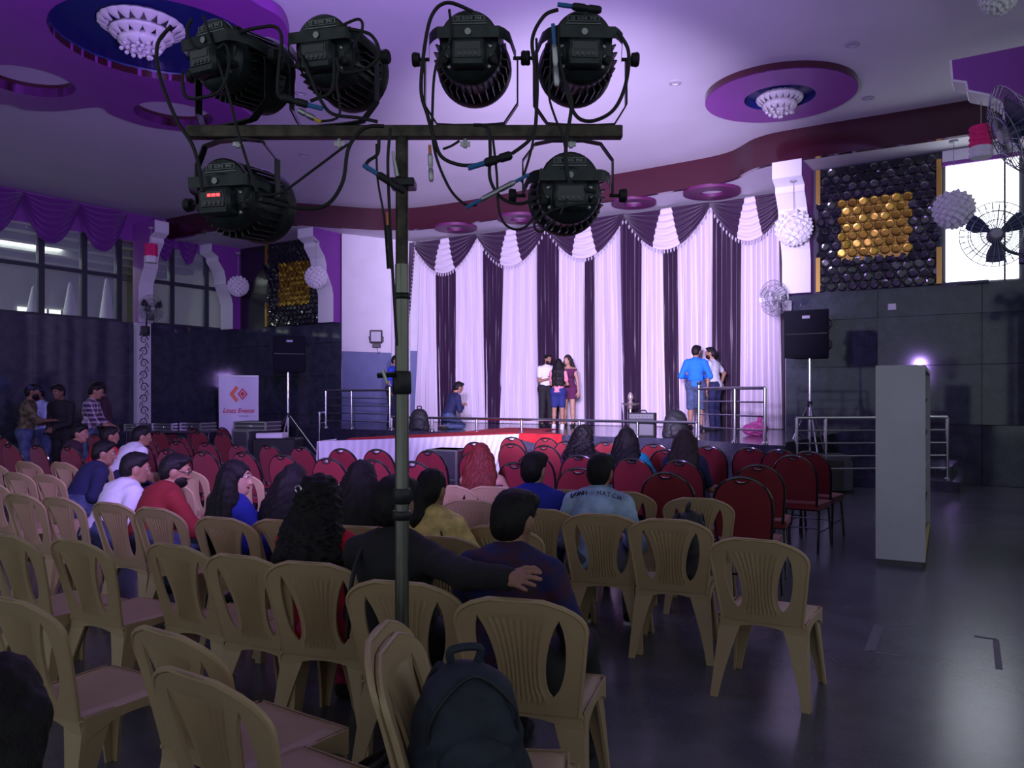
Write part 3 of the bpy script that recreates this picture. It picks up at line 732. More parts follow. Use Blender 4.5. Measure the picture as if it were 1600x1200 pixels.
def swag(i, a0, a1, last=False):
    bb = BC-.16; W = a1-a0; dep = .86; g = empty('curtain_swag', R3((a0+a1)/2, bb, ZS-.03), ROT, '%s swag of purple and white valance above the stage' % ['leftmost', 'second from left', 'third from left', 'fourth from left', 'rightmost'][i], 'valance', 'valance swags')
    def bottom(u): return .10+dep*(1-abs(2*u-1)**2.0)
    def mkp(nm, u0, u1, t0, t1, m):
        def fn(u, v):
            ub = u0+(u1-u0)*u; ut = t0+(t1-t0)*u; uu = ut+(ub-ut)*v
            z = -bottom(ub)*v-.01
            return Vector(((uu-.5)*W, -.03-.05*math.sin(v*PI)-.022*math.sin(v*2*PI*6+1.2*(2*ub-1))-.02*v, z))
        return MB().slab(fn, 10, 60, lambda u, v: Vector((0, .006, 0))).build(nm, m, g, True)
    mkp('dark_fold', 0., .34, 0., .44, M['curtain_dark']); mkp('white_fold', .34, .66, .44, .56, M['curtain_white']); mkp('dark_fold', .66, 1., .56, 1., M['curtain_dark'])
    b = MB()
    for k in range(26):
        u = (k+.5)/26; b.lathe([(.004, .03), (.022, .0), (.018, -.04), (.004, -.07)], 6, Matrix.Translation(((u-.5)*W, -.055, -bottom(u)-.035)))
    b.build('bead_fringe', M['bead'], g, True)
for i in range(5): swag(i, peaks[i], peaks[i+1])
# side cascade at the left end of the backdrop
def casc():
    a0 = onb(648, BC); g = empty('cascade_drape', R3(a0, BC-.25, ST), ROT, 'narrow dark cascade with bead edge at the left end of the backdrop', 'curtain')
    def fn(u, v): return Vector((-.1+u*(.32-.26*v)+.0, -.03*math.sin(u*18), (ZS-ST-.05)-v*2.6))
    MB().slab(fn, 20, 20, lambda u, v: Vector((0, .006, 0))).build('cloth', M['curtain_dark'], g, True)
    b = MB()
    for k in range(24): b.lathe([(.004, .02), (.018, 0), (.004, -.04)], 6, Matrix.Translation((.24-.26*k/24, -.03, (ZS-ST-.1)-2.5*k/24)))
    b.build('bead_fringe', M['bead'], g, True)
casc()
for k, (s0, s1, m, lb) in enumerate(((.58, .66, 'curtain_white', 'narrow white wing drape beside the blue stage wall'), (.66, .72, 'curtain_dark', 'narrow dark wing drape behind the light stand pole'), (.72, .82, 'curtain_white', 'narrow white wing drape right behind the light stand pole'))):
    def fn(u, v, s0=s0, s1=s1): q = SP0+SD*(SL*(s0+(s1-s0)*u))-SN*(.10+.03*math.sin(u*16)); return Vector((q.x, q.y, ZS-.05-(ZS-ST-.06)*v))
    tag(MB().slab(fn, 16, 8, lambda u, v: SN*.006).build('wing_drape', M[m], None, True), lb, 'curtain')
dq = SP0+SD*(SL*.90)-SN*.02
gd = D.objects.new('door_1', None); COL.objects.link(gd); struct(gd); gd.location = (dq.x, dq.y, ST); gd.rotation_euler = (0, 0, math.atan2(SD.y, SD.x))
MB().box((-.30, -.06, 0), (.30, 0, 2.0)).build('leaf', M['bluewall'], gd); MB().box((-.36, -.08, 0), (-.30, 0, 2.08)).build('jamb', M['bluewall'], gd); MB().box((.30, -.08, 0), (.36, 0, 2.08)).build('jamb', M['bluewall'], gd); MB().box((.2, -.1, .95), (.25, -.06, 1.05)).build('handle', M['steel'], gd)
# purple swags over the left windows
def lswag(b0, b1, lb):
    g = empty('window_swag', R3(LW+.05, (b0+b1)/2, ZC-.05), ROT+PI/2, lb, 'valance', 'purple window swags'); W = b1-b0
    def fn(u, v):
        d = .18+.95*(1-abs(2*u-1)**2.2); return Vector(((u-.5)*W, -.06-.06*math.sin(v*PI)-.03*math.sin(v*2*PI*7+(2*u-1)), -d*v))
    MB().slab(fn, 20, 56, lambda u, v: Vector((0, .006, 0))).build('cloth', M['swag_purple'], g, True)
    MB().box((-W/2, -.06, -.03), (W/2, .0, .03)).build('rail', M['purple'], g)
bs = [ona(x, LW) for x in (-150, -75, 30, 118, 192)]
for i in range(4): lswag(bs[i], bs[i+1], ['purple window swag at the far left beyond the frame edge', 'purple swag over the leftmost window', 'purple swag over the middle window left of the column', 'purple swag over the window next to the white column'][i])
b2 = [ona(x, LW) for x in (236, 272, 308)]
for i in range(2): lswag(b2[i], b2[i+1], ['purple swag directly right of the left white column', 'purple swag behind the lower left stage light'][i])
# ================================================================ LIGHT STAND
RY = 2.6; BARZ = atY(0, 207, RY).z; PX = atY(628, 0, RY).x
def light_stand():
    g = empty('light_stand', (PX, RY, 0), 0, 'dark steel T-bar light stand rising between the tan chairs', 'light stand')
    x0 = atY(293, 0, RY).x-PX; x1 = atY(972, 0, RY).x-PX
    MB().box((x0, -.018, BARZ-.020), (x1, .018, BARZ+.020), bev=.003).build('crossbar', M['rust'], g)
    MB().tube([(0, 0, 1.60), (0, 0, BARZ-.02)], .0205, 14).build('upper_tube', M['rust'], g, True)
    MB().tube([(0, 0, .10), (0, 0, 1.98)], .0225, 14).build('pole', M['polemetal'], g, True)
    for z, h, r in ((zr(463), .02, .0275), (zr(598), .075, .031), (zr(775), .05, .029), (zr(805), .03, .031)):
        MB().lathe([(r*.9, -h/2), (r, -h/2+.006), (r, h/2-.006), (r*.9, h/2)], 16, Matrix.Translation((0, 0, z))).build('collar', M['blackmetal'], g, True)
    zc_ = zr(290); MB().box((-.035, -.045, zc_-.012), (.045, .03, zc_+.016), bev=.004).build('clamp', M['blackmetal'], g)
    MB().tube([(-.01, -.04, zc_+.02), (-.022, -.055, zc_+.095)], [.008, .004], 8).build('clamp_lever', M['alum'], g, True)
    zk = zr(585); MB().tube([(-.02, -.02, zk), (-.07, -.05, zk-.005)], .009, 8).build('lever', M['blackmetal'], g, True)
    MB().tube([(-.055, -.05, zk+.012), (-.04, -.05, zk-.03)], .006, 8).build('lever_pin', M['alum'], g, True)
    for k in range(4):
        a = k*PI/2+.75; MB().tube([(.02*math.cos(a), .02*math.sin(a), .42), (.62*math.cos(a), .62*math.sin(a), .015)], .014, 8).build('leg', M['blackmetal'], g, True)
        MB().lathe([(.02, 0), (.022, .02), (.016, .04)], 10, Matrix.Translation((.62*math.cos(a), .62*math.sin(a), 0))).build('rubber_foot', M['rubber'], g, True)
    for px in (372, 530, 727, 892):
        x = atY(px, 0, RY).x-PX; MB().tube([(x, 0, BARZ-.05), (x, 0, BARZ-.015)], .007, 8).build('bolt', M['alum'], g, True)
        MB().box((x-.016, -.004, BARZ-.045), (x+.016, .004, BARZ-.030)).build('wing_nut', M['alum'], g)
def zr(py): return atY(0, py, RY).z
light_stand()
def par_can(px, py, up, yaw, pitch, label, power, on, dim=False, led=False, wide=46):
    c = atY(px, py, RY+.0); g = empty('par_light', (c.x, RY, BARZ+(.02 if up else -.02)), -math.radians(yaw), label, 'stage light', 'stage lights on the bar')
    pv = Vector((0, 0, c.z-g.location.z)); Rp = Matrix.Rotation(math.radians(pitch), 3, 'X'); X = lambda v: Rp @ Vector(v)+pv
    def bld(b, nm, m, sm=True):
        b.v = [X(v) for v in b.v]; return b.build(nm, m, g, sm)
    LY = Matrix.Rotation(-PI/2, 4, 'X')      # lathe axis z -> +y
    T = lambda y: Matrix.Translation((0, y, 0)) @ LY
    # body: finned barrel, rear cap, front flange
    bld(MB().lathe([(.085, -.035), (.100, -.025), (.104, .0), (.100, .02), (.104, .14), (.122, .15), (.128, .17), (.128, .19), (.118, .195)], 40, T(0)), 'barrel', M['can'])
    fb = None
    for k in range(30):
        a = 2*PI*k/30
        Rk = Matrix.Rotation(a, 4, 'Y')
        if fb is None: fb = MB().box((-.0022, .012, .100), (.0022, .145, .121)); fb.v = [X(v) for v in fb.v]
        b = MB().box((-.0022, .012, .098), (.0022, .145, .121)); b.v = [Rk @ v for v in b.v]; bld(b, 'fin', M['can'], False)
    bld(MB().lathe([(.001, -.058), (.055, -.057), (.082, -.048), (.096, -.036), (.1, -.02)], 40, T(0), caps=False), 'rear_cap', M['can'])
    bld(MB().lathe([(.001, .178), (.112, .178), (.112, .185)], 32, T(0), caps=False), 'lens', M['lens_dim' if dim else 'lens_on'] if on else M['display'])
    # control box with display
    cb = bld(MB().box((-.056, -.105, -.062), (.056, -.04, .026), bev=.010), 'control_box', M['can'])
    bld(MB().box((-.042, -.108, -.036), (.042, -.104, .014), bev=.002), 'display_bezel', M['blackgloss'])
    bld(MB().box((-.034, -.110, -.012), (.034, -.107, .010)), 'display', M['display'])
    for k in range(4):
        bld(MB().lathe([(.0065, 0), (.0065, .005), (.004, .007)], 10, Matrix.Translation((-.024+.016*k, -.106, -.025)) @ Matrix.Rotation(PI/2, 4, 'X')), 'button', M['button'])
        if led and k > 0: bld(MB().box((-.030+.016*k, -.1115, -.005), (-.018+.016*k, -.1095, .004)), 'led_digit', M['redled'], False)
    for s in (-1, 1):
        for q, z in ((.066, .012), (.070, -.02), (.062, -.05)):
            bld(MB().lathe([(.007, 0), (.007, .010), (.004, .012)], 8, Matrix.Translation((s*q, -.046, z)) @ Matrix.Rotation(PI/2, 4, 'X')), 'bolt', M['alum'])
        bld(MB().lathe([(.013, 0), (.013, .03), (.010, .032)], 12, Matrix.Translation((s*.078, -.035, -.03)) @ Matrix.Rotation(PI/2, 4, 'X')), 'cable_gland', M['rubber'])
    # folded rear bracket: a flat band across the rear wrapping to the knobs
    path = []
    for t in range(13):
        u = -1+2*t/12; xx = .146*u if abs(u) < .72 else math.copysign(.105+.041*math.sin((abs(u)-.72)/.28*PI/2), u); yy = -.085 if abs(u) < .72 else -.085+.17*((abs(u)-.72)/.28)**1.3
        path.append((xx, yy))
    b = MB()
    def fn(u, v):
        k = u*12; i = min(int(k), 11); f = k-i; x = path[i][0]*(1-f)+path[i+1][0]*f; y = path[i][1]*(1-f)+path[i+1][1]*f
        return Vector((x, y, .030+.034*v-.03*max(0, abs(2*u-1)-.8)/.2))
    bld(b.slab(fn, 24, 2, lambda u, v: Vector((0, .006, 0))), 'rear_bracket', M['can'], True)
    bld(MB().lathe([(.007, 0), (.010, .004), (.0, .004)], 14, Matrix.Translation((0, -.086, .047)) @ Matrix.Rotation(PI/2, 4, 'X')), 'bracket_hole', M['label'])
    # rating text on a raised plate behind the bracket
    bld(MB().lathe([(.001, 0), (.088, 0), (.094, .006), (.094, .014)], 36, Matrix.Translation((0, -.050, .030)) @ Matrix.Rotation(PI/2+PI, 4, 'X'), caps=False), 'rear_plate', M['can'])
    M4 = Matrix.Translation(pv) @ Rp.to_4x4() @ frame4((0, -.0550, .096), (1, 0, 0), (0, 0, 1))
    text_mesh('rating_text', 'CE  ROHS  IP65', .0125, M4, M['label'], g)
    M5 = Matrix.Translation(pv) @ Rp.to_4x4() @ frame4((0, -.0525, .080), (1, 0, 0), (0, 0, 1))
    bld(MB().box((-.055, -.0545, .0800), (.055, -.0520, .0818)), 'print_line', M['label'], False)
    fr_ = MB()
    for (xa, za, xb, zb) in ((-.050, .088, .050, .089), (-.050, .103, .050, .104), (-.050, .088, -.049, .104), (.049, .088, .050, .104)): fr_.box((xa, -.0545, za), (xb, -.0520, zb))
    bld(fr_, 'text_frame', M['label'], False)
    # yoke to the bar
    L = pv.z; w = .150; s = 1 if up else -1; y0 = .03
    yp = [(-w, y0, L), (-w, y0, L*.35), (-w*.72, y0*.4, s*.012), (-.05, 0, s*.004), (.05, 0, s*.004), (w*.72, y0*.4, s*.012), (w, y0, L*.35), (w, y0, L)]
    P = [Vector(p) for p in yp]
    def fy(u, v):
        k = u*7; i = min(int(k), 6); f = k-i; p = P[i].lerp(P[i+1], f); return p+Vector((0, (v-.5)*.028, 0))
    def oy(u, v): 
        k = u*7; i = min(int(k), 6); d = (P[i+1]-P[i]).normalized(); n = Vector((d.z, 0, -d.x)); return n*.005
    MB().slab(fy, 28, 1, oy).build('yoke', M['blackmetal'], g)
    for q in (-1, 1):
        MB().lathe([(.006, 0), (.006, .03), (.021, .032), (.024, .05), (.020, .056)], 12, Matrix.Translation((q*(w-.012), y0, L)) @ Matrix.Rotation(q*PI/2, 4, 'Y')).build('knob', M['rubber'], g, True)
    # its beam; wide ones aimed away from their housing to add ceiling glow
    if on:
        ld = D.lights.new('beam', 'SPOT'); ld.energy = power; ld.color = (.74, .60, 1.0) if wide < 100 else (.48, .29, 1.0); ld.spot_size = math.radians(wide); ld.spot_blend = .75 if wide < 100 else 1.; ld.shadow_soft_size = .09
        lo = link(D.objects.new('beam', ld)); bpy.context.view_layer.update()
        src = g.matrix_world @ (X((0, .23, 0))); tgt = R3(onb(910, BC), BC, 4.6) if wide < 100 else R3(onb(500, BC), BC, 10.5); lo.location = src
        lo.rotation_euler = (tgt-src).to_track_quat('-Z', 'Y').to_euler()
    return g
CANS = [par_can(352, 98, True, 26, 6, 'upper left stage light on the bar, turned away to the right', 2400, True, wide=120),
 par_can(515, 92, True, 14, 6, 'stage light second from left on top of the bar', 5600, True),
 par_can(735, 86, True, 2, 8, 'stage light just right of the pole on top of the bar', 2900, True, True),
 par_can(908, 86, True, -2, 8, 'upper right stage light at the end of the bar', 2900, True, True),
 par_can(362, 312, False, 14, 6, 'stage light hanging below the left bar with red digits lit', 1700, True, True, True, wide=120),
 par_can(888, 302, False, 0, 8, 'stage light hanging below the right end of the bar', 5600, True)]
def cable(pts, r, label, Y0=RY-.10, cat='cable', m='rubber'):
    P_ = smoothpath([atY(p[0], p[1], p[2] if len(p) > 2 else Y0) for p in pts], 8)
    return tag(MB().tube(P_, r, 7).build('cable', M[m], None, True), label, cat, 'cables on the light stand')
cable([(268, 40), (246, 70), (250, 120), (275, 185), (300, 225), (312, 265), (316, 300)], .006, 'thick cable looping at far left from upper to lower light')
cable([(300, 30), (292, 48), (305, 72), (335, 78), (352, 70), (358, 98), (345, 140), (318, 152), (290, 150), (285, 115)], .0055, 'cable loop over the upper left stage light')
cable([(318, 25), (335, 80), (355, 140), (370, 200), (385, 250), (402, 300)], .0045, 'thin cable running down from upper left to lower left light')
cable([(365, 53), (400, 44), (430, 42), (440, 60), (436, 100), (434, 145), (445, 155)], .0055, 'cable draped between the two left upper lights')
cable([(530, 42), (560, 30), (566, 45), (552, 75)], .0045, 'short cable tuft on top of the second light')
cable([(545, 45), (580, 55), (592, 85), (570, 108), (535, 112), (525, 90)], .0055, 'cable looped right of the second upper light')
cable([(520, 70), (522, 120), (515, 145), (500, 152), (485, 158)], .0055, 'cable falling from the second upper light into a plug')
cable([(470, 85), (485, 120), (500, 155), (520, 178), (560, 184), (590, 190)], .0055, 'cable running along the bar to the pole')
cable([(500, 190), (530, 180), (526, 130), (530, 100)], .004, 'thin cable with yellow end below the second light')
cable([(410, 312), (470, 325), (510, 320), (535, 285), (545, 230), (570, 200), (600, 197)], .0062, 'thick cable sagging from the lower left light to the pole')
cable([(404, 305), (440, 300), (490, 265), (530, 235), (545, 225)], .0042, 'thin cable rising from the lower left light')
cable([(592, 215), (590, 240), (575, 252), (572, 262), (588, 270)], .0055, 'short looped cable left of the pole top')
cable([(610, 200), (606, 250), (608, 320), (612, 400), (616, 470), (620, 540)], .005, 'cable running down the left side of the pole')
cable([(588, 225), (590, 280), (600, 340), (606, 420)], .0035, 'thin cable with orange end beside the pole')
cable([(738, 18), (700, 4), (676, 22), (664, 70), (658, 140), (668, 180), (678, 215), (690, 245), (720, 258), (752, 257)], .006, 'thick cable around the light right of the pole down to a plug')
cable([(702, 15), (704, 60), (682, 100), (676, 160), (678, 230), (700, 290), (725, 318), (745, 320)], .0045, 'cable falling from the third light to a connector')
cable([(800, 240), (830, 215), (838, 180), (836, 110), (832, 60), (850, 25), (872, 15)], .006, 'thick cable rising left of the right upper light')
cable([(815, 285), (832, 225), (840, 150), (838, 60)], .004, 'thin cable beside the right upper light')
cable([(872, 40), (872, 80), (880, 120), (893, 160), (885, 220), (885, 260), (895, 290), (930, 300)], .0062, 'thick cable from the right upper light to the lower right light')
cable([(965, 50), (982, 80), (978, 130), (960, 170), (930, 188), (905, 185), (890, 160), (878, 110)], .006, 'thick cable hanging in a loop right of the upper right light')
cable([(862, 60), (860, 110), (858, 150), (868, 185), (880, 215), (888, 275), (885, 310), (875, 335)], .0038, 'thin cable crossing down over the lower right light')
cable([(740, 195), (762, 200), (766, 235), (766, 280), (785, 310), (815, 318), (845, 305)], .0055, 'cable from the bar looping to the lower right light')
cable([(770, 215), (776, 270), (780, 330), (795, 355), (820, 355), (845, 325)], .004, 'thin cable hanging lowest beneath the lower right light')
cable([(930, 318), (900, 320), (860, 330), (835, 350), (845, 362), (865, 345)], .004, 'thin cable looped across the lower right light display')
cable([(692, 233), (705, 228), (718, 220)], .004, 'short stub of cable right of the pole under the bar')
def plug(pts, r, label, m='rubber', tapes=()):
    a, b_ = [atY(p[0], p[1], RY-.11) for p in pts]; d = (b_-a)
    g = empty('cable_connector', a, 0, label, 'connector', 'cable connectors'); n = d.normalized()
    MB().tube([(0, 0, 0), d*.08, d*.1, d*.42, d*.45, d*.55, d*.58, d*.92, d], [r*.7, r, r, r, r*.8, r*.8, r, r, r*.6], 10).build('plug_body', M[m], g, True)
    for t0, t1, mm in tapes: MB().tube([d*t0, d*t1], r*.62, 8).build('tape', M[mm], g, True)
plug([(438, 152), (482, 164)], .012, 'black in-line plug with blue tape below the left upper lights', tapes=((1., 1.5, 'bluetape'),))
plug([(466, 172), (492, 186)], .009, 'grey connector with yellow sleeve below the second light', 'alum', ((1., 1.35, 'yellowtape'),))
plug([(590, 272), (634, 300)], .012, 'black plug with blue tape across the pole', tapes=((-.5, 0., 'bluetape'),))
plug([(757, 255), (800, 242)], .014, 'black in-line plug with blue tape under the bar, right of the pole', tapes=((-.6, 0., 'bluetape'),))
plug([(752, 312), (805, 284)], .009, 'slim metal connector with blue tape under the right bar', 'alum', ((-.45, 0., 'bluetape'), (1., 1.4, 'bluetape')))
plug([(866, 70), (870, 135)], .010, 'metal connector with blue tape hanging on the right upper light', 'alum', ((-.5, 0., 'bluetape'),))
plug([(894, 10), (940, 16)], .012, 'black plug lying on top of the right upper light', tapes=((-.5, 0., 'bluetape'),))
plug([(672, 240), (674, 284)], .008, 'silver connector with orange sleeve dangling right of the pole', 'alum', ((-.3, .1, 'orange'),))
plug([(606, 352), (610, 420)], .006, 'black connector with orange sleeve hanging along the pole', 'rubber', ((-.3, 0., 'orange'),))
# ================================================================ CHAIRS
PH = .845; RH = .97
def plastic_chair():
    g = empty('plastic_chair', (0, 0, 0), 0); y_b = -.20
    zb0, zt0 = .40, .845
    def half(z):
        t = (z-.40)/.445
        w = .200+.042*min(1, t/.75)
        if t > .74: q = min(1, (t-.74)/.26); w *= math.sqrt(max(0, 1-(q**2.6)*.93))
        return w
    def back_y(x, z):
        t = (z-.40)/.445; return y_b-.02-.10*t-.03*t*t+.42*x*x*(.5+.8*t)
    zo0, zo1 = .475, .765
    def op(z):
        s = (z-zo0)/(zo1-zo0); c = .110+.040*min(1, max(0, s)); hw = 0.
        if 0 < s < 1: hw = .036*(math.sin(PI*s**.8)**.6)
        return c, hw
    nv = 26
    b = MB()
    def strip(lo, hi, nu, rib=False):
        def fn(u, v):
            z = .40+.445*v; W = half(z); c, hw = op(z)
            x0, x1 = lo(W, c, hw), hi(W, c, hw); x = x0+(x1-x0)*u
            zz = z-.020*(x/.26)**2*(1 if v > .6 else 0)*max(0, (v-.6)/.4)
            r = 0.
            if rib and .10 < v < .86: r = .0045*(1 if int(u*nu+.5) % 2 else -1)*(1 if .1 < u < .9 else 0)
            return Vector((x, back_y(x, z)-r, zz))
        b.slab(fn, nu, nv, lambda u, v: Vector((0, .012, 0)))
    strip(lambda W, c, h: -W, lambda W, c, h: -min(W, c+h), 4)
    strip(lambda W, c, h: -min(W, c-h), lambda W, c, h: min(W, c-h), 22, True)
    strip(lambda W, c, h: min(W, c+h), lambda W, c, h: W, 4)
    b.build('backrest', M['plastic'], g, True)
    # rolled rim round the back
    rim = []
    for k in range(25): z = .40+.44*k/24; rim.append((half(z), z))
    pr = [Vector((-x, back_y(x, z)+.004, z-.02*(x/.26)**2*max(0, ((z-.4)/.445-.6)/.4))) for x, z in rim]+[Vector((x, back_y(x, z)+.004, z-.02*(x/.26)**2*max(0, ((z-.4)/.445-.6)/.4))) for x, z in reversed(rim)]
    MB().tube(pr, .0095, 6).build('rim', M['plastic'], g, True)
    def seat(u, v):
        w = .215+.015*v-.02*max(0, v-.88)/.12; x = (2*u-1)*w; y = -.215+.43*v
        e = abs(2*u-1); drop = .022*max(0, (e-.86)/.14)**1.5+.03*max(0, (v-.90)/.10)**1.6
        return Vector((x, y, .425-.012*(1-e*e)*math.sin(PI*min(1, v*1.1))-drop))
    MB().slab(seat, 14, 14, lambda u, v: Vector((0, 0, -.014))).build('seat', M['plastic'], g, True)
    ap = MB()
    for pts in ([(-.222, -.2), (-.232, .195)], [(.222, -.2), (.232, .195)], [(-.222, .205), (.222, .205)], [(-.21, -.208), (.21, -.208)]):
        (xa, ya), (xb, yb) = pts; dx, dy = xb-xa, yb-ya; L = math.hypot(dx, dy); nx, ny = -dy/L*.006, dx/L*.006
        def fn(u, v, xa=xa, ya=ya, dx=dx, dy=dy): arch = 1-(1-abs(2*u-1)**2.2)*.62; return Vector((xa+dx*u, ya+dy*u, .415-.09*v*arch))
        ap.slab(fn, 12, 2, lambda u, v, nx=nx, ny=ny: Vector((nx, ny, 0)))
    ap.build('apron', M['plastic'], g, True)
    for sx in (-1, 1):
        for sy in (-1, 1):
            top = Vector((sx*.200, sy*.185, .415)); bot = Vector((sx*.235, sy*.185+(-.075 if sy < 0 else .035), 0))
            b = MB(); prof = []
            for i in range(7):
                t = i/6; c = top.lerp(bot, t); w = .040*(1-t)**1.4+.020; th = .012
                # L-section: two webs meeting at the outer corner
                x0, y0 = c.x+sx*.012, c.y+sy*.012
                prof.append([(x0, y0), (x0-sx*2*w, y0), (x0-sx*2*w, y0-sy*th), (x0-sx*th, y0-sy*th), (x0-sx*th, y0-sy*2*w), (x0, y0-sy*2*w)])
            vs = [Vector((p[0], p[1], .415*(1-i/6))) for i, r in enumerate(prof) for p in r]
            fs = [(i*6+k, i*6+(k+1) % 6, (i+1)*6+(k+1) % 6, (i+1)*6+k) for i in range(6) for k in range(6)]+[tuple(range(6)), tuple(36+k for k in range(6))]
            if sx*sy > 0: fs = [tuple(reversed(f)) for f in fs]
            b.add(vs, fs).build('leg', M['plastic'], g)
    return g
def red_chair():
    g = empty('banquet_chair', (0, 0, 0), 0)
    zb, zt, w = .50, .965, .208
    def half(t): # t 0 bottom..1 top
        q = max(0, (t-.52)/.48); return w*(.93+.07*min(1, t/.4))*math.sqrt(max(0, 1-q**2.3)) 
    by = lambda z: -.20-.13*(z-.45)/.5
    def arch(scale, n=20):
        R_ = []
        for k in range(n+1):
            t = (k/n) if k < n else 1.; t = 1-(1-k/n)**2; R_.append((half(t)*scale, zb+(zt-zb)*t))
        return R_
    A = arch(1.); path = [Vector((-x, by(z), z)) for x, z in A]+[Vector((x, by(z), z)) for x, z in reversed(A[:-1])]
    path = [Vector((-w*.90, -.185, .44))]+path+[Vector((w*.90, -.185, .44))]
    MB().tube(path, .0125, 8).build('back_frame', M['blackgloss'], g, True)
    # upholstered pad, scooped under the top of the frame to leave a hand hole
    def pad(u, v):
        z = zb+.01+(zt-zb-.016)*v; t = (z-zb)/(zt-zb); x = (2*u-1)*max(half(t)-.008, .0)
        sc = .030*math.exp(-(x/.045)**4)*max(0, (v-.75)/.25)
        return Vector((x, by(z)-.016-.006*(1-(2*u-1)**2), z-sc))
    MB().slab(pad, 16, 22, lambda u, v: Vector((0, .034+.010*math.sin(PI*u)*math.sin(PI*v), 0))).build('back_pad', M['redfab'], g, True)
    def sc(u, v):
        a = PI*(u-.5); x = .05*math.sin(a); return Vector((x, by(.95)-.026, .936+.004-.024*math.cos(a)*(1-.0)+.012*v))
    MB().slab(sc, 10, 1, lambda u, v: Vector((0, .05, 0))).build('handle_slot', M['blackgloss'], g, True)
    def seat(u, v):
        x = (2*u-1)*(.215+.02*v); y = -.20+.43*v; e = max(abs(2*u-1), abs(2*v-1)); return Vector((x, y, .475+.022*(1-e**4)))
    MB().slab(seat, 12, 12, lambda u, v: Vector((0, 0, -.055))).build('seat', M['redfab'], g, True)
    MB().box((-.21, -.19, .405), (.21, .21, .425)).build('seat_frame', M['blackgloss'], g)
    for s in (-1, 1):
        MB().tube([(s*.205, -.15, .43), (s*.215, .20, .40), (s*.235, .235, .02), (s*.236, .236, 0)], .0125, 8).build('leg', M['blackgloss'], g, True)
        MB().tube([(s*.212, -.185, .46), (s*.20, -.15, .40), (s*.225, -.30, .02), (s*.226, -.302, 0)], .0125, 8).build('leg', M['blackgloss'], g, True)
        MB().tube([(s*.218, -.24, .20), (s*.222, .215, .20)], .008, 6).build('stretcher', M['blackgloss'], g, True)
    MB().tube([(-.214, -.225, .24), (.214, -.225, .24)], .008, 6).build('stretcher', M['blackgloss'], g, True)
    return g
FACE = math.degrees(math.atan2(V.x, V.y))
def place(proto, lst, h, first, cat, group):
    out = {}
    for i, (px, py, lb, *ex) in enumerate(lst):
        face = (ex[0] if ex else FACE) if cat == 'red' else ((34 if py > 960 else 29) if px < 320 else 25 if px < 400 else 20 if px < 440 else 16 if px < 820 else 18 if px < 1150 else 30)
        o = proto if i == 0 and first else copy_tree(proto)
        Y = F*(H-h)/(py-HY); th = math.radians(face); off = .34 if cat == 'plastic' else .33
        X = (px-CX)/F*Y
        o.location = (X+math.sin(th)*off, Y+math.cos(th)*off, 0); o.rotation_euler = (0, 0, -th)
        o['label'] = lb; o['category'] = 'chair'; o['group'] = group
        o['px'] = px; out[(px, py)] = o
        del o['px']
    return out
T_ = 'tan plastic chair '
PL = [(1180, 842, T_+'standing alone on the open floor at right, nearest the aisle', 26), (1045, 811, T_+'holding a black backpack left of the lone chair', 24), (937, 803, T_+'under the man in the lettered denim shirt', 24),
 (843, 795, T_+'under the young man in the bright blue jacket', 28), (735, 781, T_+'behind the red haired woman', 30), (1090, 778, T_+'empty, in front of the lone chair and behind a red chair', 24),
 (880, 765, T_+'empty, between the blue jacket and the denim shirt', 28), (972, 768, T_+'directly before the denim shirt man', 26),
 (805, 935, T_+'under the man with an arm on his shoulder', 26), (622, 908, T_+'under the man in black behind the pole', 32), (482, 878, T_+'under the woman in the red kurta', 36),
 (372, 867, T_+'empty, left of the woman in the red kurta'), (268, 850, T_+'empty, second left of the woman in red'), (112, 843, T_+'empty at left with its seat facing the aisle gap'), (5, 834, T_+'cut by the left frame edge, upper of two'),
 (12, 934, T_+'cut by the left frame edge, behind the black haired head', FACE), (255, 985, T_+'near the bottom, its back overlapped by the nearest chair', 40), (300, 1052, T_+'nearest the camera at the bottom left', 42),
 (170, 785, T_+'behind the man in the maroon shirt'), (240, 793, T_+'right of the maroon shirt man, behind him'), (343, 808, T_+'under the long haired woman in blue'), (437, 812, T_+'under the woman in the floral dress'),
 (28, 771, T_+'at the left edge, third row back', FACE), (88, 776, T_+'behind the man in the white shirt'), (562, 822, T_+'under the long haired woman left of the pole'), (685, 838, T_+'under the woman in the yellow top', 32), (778, 822, T_+'empty, half hidden by the black haired man in front', 20),
 (470, 745, T_+'empty, front plastic row right of the floral dress'), (290, 735, T_+'empty, front plastic row before the maroon shirt man'), (372, 740, T_+'empty, front plastic row behind the long haired woman'), (262, 752, T_+'empty, right of the bearded man with glasses'),
 (38, 721, T_+'empty, front plastic row, leftmost complete one'), (94, 722, T_+'empty, front plastic row, second from left'), (146, 722, T_+'empty, front plastic row, hidden by the navy shirt man'), (-14, 724, T_+'front plastic row, cut by the left edge'),
 (22, 738, T_+'second plastic row, at the left edge'), (68, 741, T_+'second plastic row, behind the navy shirt man'), (-20, 752, T_+'second plastic row, cut by the left edge'), (696, 758, T_+'front plastic row, left of the red haired woman', 30), (770, 760, T_+'front plastic row, under the red haired woman', 30), (500, 752, T_+'front plastic row, before the woman left of the pole', FACE)]
plast = plastic_chair(); PCH = place(plast, PL, PH, True, 'plastic', 'tan plastic chairs in rows')
